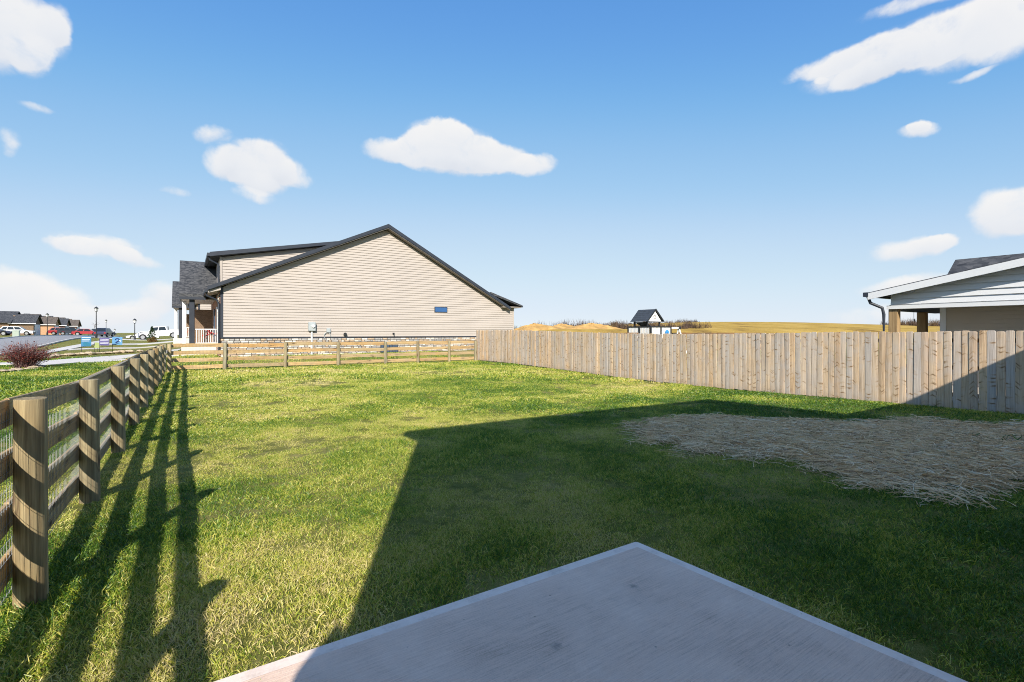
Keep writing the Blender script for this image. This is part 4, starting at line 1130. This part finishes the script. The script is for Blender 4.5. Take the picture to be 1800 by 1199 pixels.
street_lamp('tiny farthest street lamp above the light-blue yard sign', -120, 149.5, 2.1)

def yard_sign(label, X, Y, zb, w, hgt, tilt, paint, draw):
    s = thing('yard_sign', label, 'sign', (X, Y, tz(X, Y)), math.atan2(-X, Y) * 0.9)
    q = MB(); q.box(-w / 2, w / 2, -.01, .01, zb, zb + hgt); pn = q.build('panel', paint, s)
    pn.rotation_euler[1] = tilt
    for sx in (-w / 2 + .03,) if zb > .3 else (-w * .3, w * .3):
        q = MB(); q.tube([(sx, .018, -.1), (sx, .018, zb + hgt)], .014, 6); q.build('stake', MAT['black'], s)
    draw(pn, w, hgt, zb)
    return s
PALE = varied('white_print', (0.75, 0.77, 0.8), 0.03, 9)
TEAL = varied('teal_print', (0.03, 0.17, 0.27), 0.1, 9)
NAVYP = varied('navy_print', (0.02, 0.04, 0.16), 0.1, 9)
def stripes(pn, w, h, zb):
    for k in range(3):
        q = MB(); q.box(-w * .44, w * (.44 - .06 * k), -.014, -.0105, zb + h * (.9 - k * .17) - .035, zb + h * (.9 - k * .17)); q.build('white_stripe', PALE, pn)
    q = MB(); q.tube([(-w * .05, -.0105, zb + h * .25), (-w * .05, -.016, zb + h * .25)], h * .2, 12); q.build('teal_mark', TEAL, pn)
    q = MB(); q.box(w * .12, w * .4, -.015, -.0105, zb + h * .06, zb + h * .3); q.build('teal_mark', TEAL, pn)
def lines(pn, w, h, zb):
    for k in range(4):
        q = MB(); q.box(-w * .42, w * .42, -.014, -.0105, zb + h * (.86 - k * .2) - .03, zb + h * (.86 - k * .2)); q.build('white_stripe', PALE, pn)
def curl(pn, w, h, zb):
    q = MB()
    pts = [(-.22, .62), (-.12, .78), (.06, .8), (.17, .68), (.12, .5), (-.05, .38), (-.2, .25), (-.05, .22), (.22, .24)]
    q.tube([(x * w, -.012, zb + z * h) for x, z in pts], [.03, .04, .045, .045, .045, .045, .04, .03, .02], 6); q.build('curled_mark', NAVYP, pn)
    q = MB(); q.tube([(.1 * w, -.0115, zb + .45 * h), (.3 * w, -.0115, zb + .6 * h), (.36 * w, -.0115, zb + .4 * h)], .03, 6); q.build('white_mark', PALE, pn)
yard_sign('blue yard sign with white stripes, leftmost of the signs by the rocks', -30.8, 35.8, 0.50, .56, .72, 0, varied('blue_sign', (0.05, 0.19, 0.36), .1, 5), stripes)
yard_sign('small lime yard sign leaning between the blue and purple signs', -31.6, 37.6, 0.30, .34, .4, R(10), varied('lime_sign', (0.34, 0.40, 0.16), .1, 5), lambda *a: None)
yard_sign('purple yard sign with white lines', -31.0, 37.6, 0.50, .58, .56, R(2), varied('purple_sign', (0.10, 0.085, 0.25), .1, 5), lines)
yard_sign('light-blue yard sign with a dark curl like a 2', -30.8, 38.6, 0.52, .62, .62, R(1), varied('light_blue_sign', (0.12, 0.29, 0.50), .1, 5), curl)

def pedestal():
    X, Y = -62.5, 62.4
    p = thing('utility_pedestal', 'pale green utility box on the far verge below the white car', 'utility box', (X, Y, tz(X, Y)), GRID)
    q = MB(); q.cbox(-.32, .32, -.25, .25, -.1, .75, .05); q.build('cabinet', varied('pale_green_enamel', (0.36, 0.42, 0.36), .08, 3, .6), p)
    q = MB(); q.cbox(-.36, .36, -.29, .29, .751, .84, .03); q.build('lid', varied('pale_green_lid', (0.40, 0.46, 0.40), .08, 3, .6), p)
pedestal()

# ------------------------------------------------------------------ rocks, bush, small trees, mounds
def rock_mesh(seed):
    rn = random.Random(seed)
    b = MB(); V = []; n, m = 8, 4
    for i in range(m + 1):
        ph = math.pi * i / m
        for k in range(n):
            th = 2 * math.pi * k / n
            r = 1 + rn.uniform(-.22, .22)
            V.append((r * math.sin(ph) * math.cos(th) * .5, r * math.sin(ph) * math.sin(th) * .36, .16 * math.cos(ph) * r + .1))
    F = []
    for i in range(m):
        for k in range(n): F.append((i * n + k, (i + 1) * n + k, (i + 1) * n + (k + 1) % n, i * n + (k + 1) % n))
    b.add(V, F)
    return b.mesh('rock', MAT['rock'])
ROCKS = [rock_mesh(k) for k in range(5)]
def rock_row(pts, n, label, group, size):
    rn = random.Random(len(pts) * 13 + n)
    pl = [Vector((*p, 0)) for p in pts]
    for k in range(n):
        t = k / (n - 1) * (len(pl) - 1); i = min(int(t), len(pl) - 2)
        p = pl[i].lerp(pl[i + 1], t - i) + Vector((rn.gauss(0, .1), rn.gauss(0, .1), 0))
        o = bpy.data.objects.new('rock', rn.choice(ROCKS)); COL.objects.link(o)
        s = size * rn.uniform(.6, 1.35)
        o.location = (p.x, p.y, tz(p.x, p.y) + .03); o.scale = (s, s, s * rn.uniform(.7, 1.2)); o.rotation_euler[2] = rn.uniform(0, 6)
        tag(o, label, 'rock', group)
rock_row([(-28.6, 30.2), (-29.8, 32.4), (-29.5, 33.5), (-29.3, 34.9), (-29.0, 36.2), (-28.5, 38.0)], 24, 'tan rock in the low row edging the bed under the yard signs', 'rocks edging the sign bed', .62)
rock_row([(-20.9, 19.9), (-21.3, 21.2), (-21.6, 22.3), (-22.4, 23.4)], 11, 'pale rock edging the bed around the burgundy bush', 'rocks around the bush', .40)

def add_tone(me, tones, per):
    a = me.attributes.new('tone', 'FLOAT', 'POINT')
    a.data.foreach_set('value', np.repeat(np.asarray(tones, np.float32), per))

def ribbons(paths, widths, tones, name, mat, tri_tip=True):
    """paths: (n, k, 3) polylines -> flat ribbons with a tone each"""
    P = np.asarray(paths, float); n, k, _ = P.shape
    t = P[:, -1] - P[:, 0]
    side = np.cross(t, rng.normal(size=(n, 3))); side /= np.linalg.norm(side, axis=1)[:, None] + 1e-9
    w = np.asarray(widths)[:, None] * np.linspace(1, .25, k)[None, :]
    A = P - side[:, None] * w[..., None] / 2; B = P + side[:, None] * w[..., None] / 2
    V = np.stack([A, B], 2).reshape(n, k * 2, 3)
    base = (np.arange(n) * k * 2)[:, None]
    F = []
    for i in range(k - 1): F.append(np.stack([base[:, 0] + 2 * i, base[:, 0] + 2 * i + 1, base[:, 0] + 2 * i + 3, base[:, 0] + 2 * i + 2], 1))
    F = np.concatenate(F)
    me = bpy.data.meshes.new(name)
    me.from_pydata(V.reshape(-1, 3).tolist(), [], F.tolist())
    me.materials.append(mat)
    add_tone(me, tones, k * 2)
    return me

def leaves_mesh(cent, size, tones, name, mat):
    n = len(cent)
    a = rng.normal(size=(n, 3)); a /= np.linalg.norm(a, axis=1)[:, None]
    b = np.cross(a, rng.normal(size=(n, 3))); b /= np.linalg.norm(b, axis=1)[:, None]
    s = (size * rng.uniform(.6, 1.3, n))[:, None]
    V = np.stack([cent - a * s, cent + b * s * .5, cent + a * s, cent - b * s * .5], 1)
    me = bpy.data.meshes.new(name)
    me.from_pydata(V.reshape(-1, 3).tolist(), [], np.arange(n * 4).reshape(n, 4).tolist())
    me.materials.append(mat)
    add_tone(me, tones, 4)
    return me
def link(name, me, parent=None, loc=None):
    o = bpy.data.objects.new(name, me); COL.objects.link(o)
    if parent: o.parent = parent
    if loc: o.location = loc
    return o

def burgundy_bush():
    X, Y = -22.2, 22.6
    p = thing('barberry_bush', 'rounded burgundy bush with thin arching twigs left of the side fence', 'bush', (X, Y, tz(X, Y)))
    n = 950
    th = rng.uniform(0, 2 * math.pi, n); el = np.arccos(rng.uniform(0.1, 1.0, n) ** .45)
    L = rng.uniform(.8, 1.3, n)
    k = 6
    t = np.linspace(0, 1, k)
    rad = (np.sin(el) * L)[:, None] * t[None] ** 1.0
    hgt = (np.cos(el) * L)[:, None] * (t[None] - .12 * t[None] ** 3) + .12 * np.sin(el)[:, None] * np.sin(t * 3)[None]
    wob = rng.normal(0, .03, (n, k, 3)) * t[None, :, None]
    ox, oy = rng.normal(0, .14, n), rng.normal(0, .14, n)
    P = np.stack([ox[:, None] + rad * np.cos(th)[:, None], oy[:, None] + rad * np.sin(th)[:, None], .02 + hgt], 2) + wob
    twig = tone_mat('burgundy_twig', [(0, (.06, .025, .025)), (.5, (.19, .10, .095)), (1, (.40, .28, .25))], .1)
    link('twigs', ribbons(P, rng.uniform(.010, .02, n), rng.uniform(0, 1, n), 'twigs', twig), p)
    m = 5200
    i = rng.integers(0, n, m); tt = rng.uniform(.35, 1.0, m)
    j = np.minimum((tt * (k - 1)).astype(int), k - 2); fr = tt * (k - 1) - j
    C = P[i, j] * (1 - fr)[:, None] + P[i, j + 1] * fr[:, None] + rng.normal(0, .025, (m, 3))
    keep = (C[:, 2] < .55 + .3 * rng.normal(size=m)) | (rng.uniform(size=m) < .07)
    C = C[keep]
    lf = tone_mat('burgundy_leaf', [(0, (.07, .018, .02)), (.5, (.17, .035, .035)), (1, (.32, .10, .06))], .3)
    link('leaves', leaves_mesh(C, .035, rng.uniform(0, 1, len(C)), 'leaves', lf), p)
    p.scale = (1.02, 1.02, 1.2)
burgundy_bush()

def small_conifer():
    X, Y = -42.5, 58.4
    p = thing('small_pine', 'small sparse pine tree in front of the white pickup', 'tree', (X, Y, tz(X, Y)))
    q = MB(); q.tube([(0, 0, -.1), (.03, 0, .7), (0, .02, 1.7)], [.06, .045, .015], 8); q.build('trunk', MAT['brown_rail'], p)
    n = 800
    z = rng.uniform(.35, 1.75, n); r = (1.9 - z) * .42 * np.sqrt(rng.uniform(0, 1, n)); th = np.round(rng.uniform(0, 9, n)) * .7 + rng.normal(0, .16, n)
    C = np.stack([r * np.cos(th), r * np.sin(th), z + .12 * np.sin(th * 3)], 1)
    lf = tone_mat('pine_needles', [(0, (.018, .04, .022)), (.6, (.04, .075, .04)), (1, (.09, .12, .06))], .15)
    link('crown', leaves_mesh(C, .07, rng.uniform(0, 1, n), 'crown', lf), p)
    q = thing('garden_shrub', 'low rust-brown shrub at the foot of the small pine', 'shrub', (X + .5, Y - .6, tz(X + .5, Y - .6)))
    n = 900
    d = rng.normal(size=(n, 3)); d /= np.linalg.norm(d, axis=1)[:, None]; d[:, 2] = np.abs(d[:, 2])
    lf = tone_mat('rust_leaf', [(0, (.10, .05, .02)), (.5, (.22, .12, .05)), (1, (.20, .20, .06))], .2)
    link('foliage', leaves_mesh(d * (rng.uniform(.5, 1, n)[:, None]) * np.array([.55, .5, .6]), .06, rng.uniform(0, 1, n), 'foliage', lf), q)
    s = MB(); s.tube([(0, 0, -.1), (0, 0, .3)], [.04, .02], 6); s.build('stem', MAT['brown_rail'], q)
small_conifer()

def branching(b, base, height, spread, rn, depth=4, r=.06):
    def grow(p, d, L, r, lev):
        e = p + d * L
        mid = p + d * L * .5 + Vector((rn.gauss(0, 1), rn.gauss(0, 1), 0)) * L * .05
        b.tube([p, mid, e], [r, r * .8, r * .6], 5, False)
        if lev == 0: return
        for k in range(rn.randint(2, 3)):
            nd = (d + Vector((rn.gauss(0, spread), rn.gauss(0, spread), rn.uniform(-.05, .35)))).normalized()
            grow(p + d * L * rn.uniform(.55, 1.0), nd, L * rn.uniform(.55, .8), r * .55, lev - 1)
    grow(Vector(base), Vector((0, 0, 1)), height * .42, r, depth)
def bare_tree(label, X, Y, H, seed):
    rn = random.Random(seed)
    p = thing('bare_tree', label, 'tree', (X, Y, tz(X, Y)))
    q = MB(); q.tube([(0, 0, -.1), (0, 0, H * .35)], [.08, .06], 7); q.build('trunk', MAT['brown_rail'], p)
    b = MB(); branching(b, (0, 0, H * .3), H * .8, .55, rn, 4, .05)
    b.build('crown', varied('bare_twig_bark', (0.10, 0.075, 0.06), .2, 5), p)
bare_tree('small bare tree rising behind the parked dark cars', -97.0, 115.0, 3.4, 3)

def mound(label, X, Y, rx, ry, hgt, seed):
    rn = random.Random(seed); V = []; F = []; n, m = 40, 14
    ph = [rn.uniform(0, 6) for _ in range(6)]
    for i in range(m + 1):
        t = i / m
        for k in range(n):
            th = 2 * math.pi * k / n
            rr = t * (1 + .16 * math.sin(2 * th + ph[0]) + .09 * math.sin(5 * th + ph[1]))
            z = hgt * max(0, (1 - t) ** .8) * (1 + .25 * math.sin(3 * th + ph[2]) * t) + rn.uniform(-.12, .12) * hgt * (1 - t)
            x, y = rx * rr * math.cos(th), ry * rr * math.sin(th)
            V.append((x, y, z + tz(X + x, Y + y) - .05))
    for i in range(m):
        for k in range(n): F.append((i * n + k, (i + 1) * n + k, (i + 1) * n + (k + 1) % n, i * n + (k + 1) % n))
    b = MB(); b.add(V, F)
    tag(b.build('dirt_mound', MAT['dirt'], loc=(X, Y, 0)), label, 'dirt mound', 'dirt mounds on the field')
mound('orange dirt mound touching the right corner of the cream house', 3.2, 74, 4.5, 3.0, 1.15, 1)
mound('long low grey-brown dirt mound in the middle of the field row', 7.8, 78, 3.6, 2.5, .95, 2)
mound('orange dirt mound at the right end of the field row', 12.2, 76, 4.2, 2.6, 1.0, 3)

def brush():
    """leafless scrub along the far edge of the field: too many twigs to count"""
    n = 6000
    seg = [(-2, 130, 92, 108, 2.0), (20, 44, 105, 118, 1.7), (103, 121, 126, 138, 2.0), (-2, 60, 150, 170, 1.3)]
    ps, ws, ts = [], [], []
    for (xa, xb, ya, yb, hm) in seg:
        c = 46
        cx = rng.uniform(xa, xb if xb < 100 else xb, c); cy = rng.uniform(ya, yb, c); ch = hm * rng.uniform(.35, 1.15, c)
        if (xa, xb) == (-2, 130): cx = -2 + 30 * rng.uniform(0, 1, c) ** 1.2
        for x, y, hgt in zip(cx, cy, ch):
            m = 46
            th = rng.uniform(0, 6.28, m); lean = rng.uniform(0, .7, m); L = hgt * rng.uniform(.5, 1.1, m)
            b0 = np.stack([x + rng.normal(0, .5, m), y + rng.normal(0, .5, m), np.zeros(m)], 1)
            b0[:, 2] = terr(b0[:, 0], b0[:, 1]) - .05
            d = np.stack([np.sin(lean) * np.cos(th), np.sin(lean) * np.sin(th), np.cos(lean)], 1)
            path = np.stack([b0, b0 + d * L[:, None] * .5 + rng.normal(0, .06, (m, 3)), b0 + d * L[:, None] + rng.normal(0, .1, (m, 3))], 1)
            ps.append(path); ws.append(rng.uniform(.05, .11, m)); ts.append(np.clip(rng.normal(rng.uniform(.2, .8), .15), 0, 1) * np.ones(m))
    me = ribbons(np.concatenate(ps), np.concatenate(ws), np.concatenate(ts), 'scrub', tone_mat('scrub_twigs', [(0, (.045, .035, .04)), (.5, (.10, .07, .055)), (1, (.22, .15, .07))], .1))
    tag(link('scrub', me), 'leafless grey-brown scrub along the far field edge', 'scrub', kind='stuff')
brush()

# ------------------------------------------------------------------ grass and straw (instanced tufts: nobody could count the blades)
def vnoise(x, y, s, seed):
    r = np.random.default_rng(seed); g = r.uniform(0, 1, (64, 64))
    fx, fy = (x / s) % 64, (y / s) % 64
    i, j = np.floor(fx).astype(int), np.floor(fy).astype(int); a, b = fx - i, fy - j
    a, b = a * a * (3 - 2 * a), b * b * (3 - 2 * b)
    i2, j2 = (i + 1) % 64, (j + 1) % 64; i, j = i % 64, j % 64
    return (g[i, j] * (1 - a) + g[i2, j] * a) * (1 - b) + (g[i, j2] * (1 - a) + g[i2, j2] * a) * b

def tuft(name, n, rad, h0, h1, w0, w1, lean, flat=False, mat=None, curl=.5, spread=.24):
    th = rng.uniform(0, 6.283, n); r = rad * np.sqrt(rng.uniform(0, 1, n))
    bx, by = r * np.cos(th), r * np.sin(th)
    h = rng.uniform(h0, h1, n); a = rng.uniform(0, 6.283, n)
    k = 3 if not flat else 4
    t = np.linspace(0, 1, k)[None]
    if flat:
        L = h[:, None] * t; bend = rng.normal(0, curl, n)[:, None] * t
        px = bx[:, None] + L * np.cos(a[:, None] + bend) - h[:, None] * .5 * np.cos(a)[:, None]
        py = by[:, None] + L * np.sin(a[:, None] + bend) - h[:, None] * .5 * np.sin(a)[:, None]
        z0 = rng.uniform(.003, .06, n)[:, None]
        pz = z0 + (rng.normal(0, .012, n)[:, None]) * (t - .5) + .02 * np.abs(rng.normal(0, 1, n))[:, None] * np.sin(t * 3.14)
        pz = np.maximum(pz, .001)
    else:
        le = np.abs(rng.normal(lean, .3, n))[:, None]
        ang = le * (.35 + curl * t * 1.6)
        px = bx[:, None] + h[:, None] * t * np.sin(ang) * np.cos(a)[:, None]
        py = by[:, None] + h[:, None] * t * np.sin(ang) * np.sin(a)[:, None]
        pz = h[:, None] * t * np.cos(ang) - .004
    P = np.stack([px, py, pz], 2)
    ton = np.clip(rng.normal(.48, spread, n), 0, 1)
    me = ribbons(P, rng.uniform(w0, w1, n), ton, name, mat)
    return bpy.data.objects.new(name, me)

def scatter(name, pts, rot, scl, idx, dead_shade, protos, label, cat):
    pc = bpy.data.collections.new(name + '_tufts')
    for p in protos: pc.objects.link(p)
    me = bpy.data.meshes.new(name)
    me.from_pydata(pts.tolist(), [], [])
    for nm, ty, val in (('rot', 'FLOAT', rot), ('scl', 'FLOAT', scl), ('dead_shade', 'FLOAT', dead_shade), ('idx', 'INT', idx)):
        at = me.attributes.new(nm, ty, 'POINT'); at.data.foreach_set('value', np.asarray(val, np.int32 if ty == 'INT' else np.float32))
    o = link(name, me)
    tag(o, label, cat, kind='stuff')
    ng = bpy.data.node_groups.new(name + '_scatter', 'GeometryNodeTree')
    ng.interface.new_socket('Geometry', in_out='INPUT', socket_type='NodeSocketGeometry')
    ng.interface.new_socket('Geometry', in_out='OUTPUT', socket_type='NodeSocketGeometry')
    N = ng.nodes
    gi, go = N.new('NodeGroupInput'), N.new('NodeGroupOutput')
    ci = N.new('GeometryNodeCollectionInfo'); ci.inputs[0].default_value = pc
    ci.inputs['Separate Children'].default_value = True; ci.inputs['Reset Children'].default_value = True
    ip = N.new('GeometryNodeInstanceOnPoints')
    def attr(nm, ty):
        a = N.new('GeometryNodeInputNamedAttribute'); a.data_type = ty; a.inputs[0].default_value = nm
        return a.outputs[0]
    cx = N.new('ShaderNodeCombineXYZ'); ng.links.new(attr('rot', 'FLOAT'), cx.inputs[2])
    er = N.new('FunctionNodeEulerToRotation'); ng.links.new(cx.outputs[0], er.inputs[0])
    ng.links.new(gi.outputs[0], ip.inputs['Points']); ng.links.new(ci.outputs[0], ip.inputs['Instance'])
    ip.inputs['Pick Instance'].default_value = True
    ng.links.new(attr('idx', 'INT'), ip.inputs['Instance Index'])
    ng.links.new(er.outputs[0], ip.inputs['Rotation'])
    ng.links.new(attr('scl', 'FLOAT'), ip.inputs['Scale'])
    ng.links.new(ip.outputs[0], go.inputs[0])
    md = o.modifiers.new('scatter', 'NODES'); md.node_group = ng
    return o

STRAW = [(2.0, 8.9), (2.7, 9.4), (3.9, 9.5), (5.2, 9.1), (7.0, 8.7), (8.8, 8.5), (11.5, 7.7), (8.8, 4.2), (5.6, 5.5), (4.5, 5.4), (3.8, 5.5), (3.5, 6.0), (2.9, 6.95), (2.25, 7.8)]
def inside(px, py, poly):
    c = np.zeros(len(px), bool); n = len(poly)
    for i in range(n):
        (x1, y1), (x2, y2) = poly[i], poly[(i + 1) % n]
        cond = (y1 > py) != (y2 > py)
        with np.errstate(divide='ignore', invalid='ignore'):
            xi = (x2 - x1) * (py - y1) / (y2 - y1 + 1e-12) + x1
        c ^= cond & (px < xi)
    return c
def straw_w(x, y):
    """0..1, how far into the straw patch, with a ragged edge"""
    wx = x + (vnoise(x, y, .7, 5) - .5) * 1.3 + (vnoise(x, y, .2, 6) - .5) * .9
    wy = y + (vnoise(x, y, .7, 7) - .5) * 1.1 + (vnoise(x, y, .2, 8) - .5) * .7
    return inside(wx, wy, STRAW)

def in_paving(x, y):
    u, v = -SU * x + CU * y, CU * x + SU * y
    pat = (u < 2.656) & (v < 2.888 + .06 * (2.66 - u))
    dr = inside(x, y, [(-22.9, 23.7), (-23.3, 26.9), (-23.4, 29.5), (-22.5, 33), (-25.4, 38.3), (-26.6, 34.4), (-26.8, 31.0), (-26.7, 27.4)])
    st = v < -10.3
    pw = (u > 35.1) & (v < 0.3) & (v > -9.5) & (u < 37.1)
    return pat | dr | st | pw

def lawn():
    g = MAT['grass']
    fine = [tuft('grass_tuft', 135, .15, .014, .044, .003, .0065, .9, mat=g, curl=.32, spread=.36) for _ in range(6)]
    mid = [tuft('grass_tuft', 95, .22, .022, .062, .007, .013, .85, mat=g, spread=.36) for _ in range(4)]
    far = [tuft('grass_tuft', 95, .40, .03, .08, .014, .026, .7, mat=g, spread=.34) for _ in range(4)]
    for k, p in enumerate(fine + mid + far): p.name = 'grass_tuft_%02d' % k
    P = []; I = []
    bands = [(0.0, 5.0, 110, 0, 6), (5.0, 10.0, 66, 0, 6), (10.0, 18.0, 30, 6, 4), (18.0, 42.0, 9, 10, 4)]
    for d0, d1, dens, i0, ni in bands:
        n = int(dens * (2 * d1) * (d1 + 1))
        x = rng.uniform(-d1 * 1.08, d1 * 1.08, n); y = rng.uniform(-.2, d1, n)
        d = np.hypot(x, y)
        ok = (d >= d0) & (d < d1) & (np.abs(x) < y * 1.12 + 1.2)
        u, v = -SU * x + CU * y, CU * x + SU * y
        ok &= ~in_paving(x, y) & (v < 14.2) & (u > -0.5) & ~((u > 31.7) & (v > 1.3))
        ok &= ~((v < -20))
        x, y = x[ok], y[ok]
        P.append(np.stack([x, y, terr(x, y)], 1)); I.append(i0 + rng.integers(0, ni, len(x)))
    P = np.concatenate(P); I = np.concatenate(I)
    x, y = P[:, 0], P[:, 1]
    u, v = -SU * x + CU * y, CU * x + SU * y
    big = vnoise(x, y, 1.6, 1) * .5 + vnoise(x, y, .55, 2) * .35 + vnoise(x, y, 4.0, 3) * .3
    edge = np.maximum(np.exp(-np.maximum(np.where(v < 2.95, u - 2.67, 9), 0) / .25), np.exp(-np.maximum(np.where(u < 2.75, v - 2.9, 9), 0) / .3))
    dead_shade = np.clip((big - .56) * 1.45, -.45, .6) + edge * .55 * (vnoise(x, y, .35, 9) > .3)
    left = v < -1.0
    dead_shade = np.where(left, dead_shade - .25, dead_shade)
    dead_shade = dead_shade + np.where(left, 0, .16 * ss(6, 2, v) * ss(12, 5, u) - .30 * ss(2.2, 5, v) * ss(12, 8, u))  # house shade put into blade colour: greener, darker there; tanner in the sunlit part
    bare = ((dead_shade > .34) & (rng.uniform(size=len(x)) < .4) & (np.hypot(x, y) > 5)) | ((edge > .3) & (vnoise(x, y, .3, 14) > .45) & (rng.uniform(size=len(x)) < .6))
    st = straw_w(x, y)
    keep = ~bare & ~(st & (rng.uniform(size=len(x)) < .80))
    scl = rng.uniform(.6, 1.3, len(x)) * (1.0 - .35 * np.clip(dead_shade, 0, 1)) * (.72 + .75 * vnoise(x, y, .45, 12) * vnoise(x, y, 1.4, 13) * 1.8)
    scl = np.where(st, scl * 1.35, scl)
    scatter('lawn_grass', P[keep], rng.uniform(0, 6.283, keep.sum()), scl[keep], I[keep], dead_shade[keep], fine + mid + far, 'short green and yellowed grass of the lawn', 'grass')
lawn()

def straw():
    s = MAT['straw']
    pr = [tuft('straw_tuft', 38, .24, .10, .40, .006, .013, 0, True, s, .8, .36) for _ in range(6)]
    for k, p in enumerate(pr): p.name = 'straw_tuft_%02d' % k
    n = 16000
    x = rng.uniform(1.0, 12.0, n); y = rng.uniform(3.5, 10.2, n)
    soft = sum(straw_w(x + dx, y + dy).astype(float) for dx, dy in ((0, 0), (.35, .1), (-.35, -.1), (.1, .4), (-.1, -.4))) / 5
    k = (rng.uniform(size=n) < soft ** 1.8) & (rng.uniform(size=n) < .25 + .75 * (vnoise(x, y, .45, 31) * .6 + vnoise(x, y, 1.5, 32) * .6)) & (x < y * 1.25 + .5)
    xs, ys = x[k], y[k]
    # loose wisps on the grass round about and beside the slab
    m = 260
    wx = rng.uniform(.5, 9, m); wy = rng.uniform(3.8, 11, m)
    near = straw_w(wx + .5, wy + .3) | straw_w(wx - .5, wy - .2)
    xs = np.concatenate([xs, wx[near]]); ys = np.concatenate([ys, wy[near]])
    P = np.stack([xs, ys, terr(xs, ys) + .008], 1)
    n = len(P)
    scatter('straw_mulch', P, rng.uniform(0, 6.283, n), rng.uniform(.7, 1.2, n), rng.integers(0, 6, n), np.zeros(n), pr, 'loose dry straw spread over the seeded patch of lawn', 'straw')
    # the matted layer under the loose stalks
    step = .07
    gx, gy = np.meshgrid(np.arange(.8, 12, step), np.arange(3.4, 10.4, step), indexing='ij')
    inn = straw_w(gx.ravel() + step / 2, gy.ravel() + step / 2).reshape(gx.shape) & (vnoise(gx.ravel(), gy.ravel(), .16, 41).reshape(gx.shape) > .5)
    gz = terr(gx, gy) + .008 + .014 * vnoise(gx.ravel(), gy.ravel(), .2, 42).reshape(gx.shape)
    idx = np.arange(gx.size).reshape(gx.shape)
    c = inn[:-1, :-1]
    F = np.stack([idx[:-1, :-1][c], idx[1:, :-1][c], idx[1:, 1:][c], idx[:-1, 1:][c]], 1)
    used, inv = np.unique(F.ravel(), return_inverse=True)
    V = np.stack([gx.ravel(), gy.ravel(), gz.ravel()], 1)[used]
    m, T, b = new_mat('matted_straw', .95, .1)
    g = T.n('ShaderNodeNewGeometry').outputs['Position']
    n1 = T.noise(T.mapping(g, (1, 1, 1), (0, 0, .5)), 60, 5, .75, 1.5); n2 = T.noise(g, 5, 4, .6)
    T.link(T.ramp(T.math('ADD', T.math('MULTIPLY', n1, .7), T.math('MULTIPLY', n2, .35)), [(.35, (.30, .19, .10)), (.55, (.74, .53, .32)), (.75, (.94, .72, .45))]), b.inputs['Base Color'])
    T.link(T.bump(n1, .8, .02), b.inputs['Normal'])
    me = bpy.data.meshes.new('matted_layer'); me.from_pydata(V.tolist(), [], inv.reshape(-1, 4).tolist()); me.materials.append(m)
    tag(link('matted_layer', me, bpy.data.objects['straw_mulch']), kind='stuff')
straw()
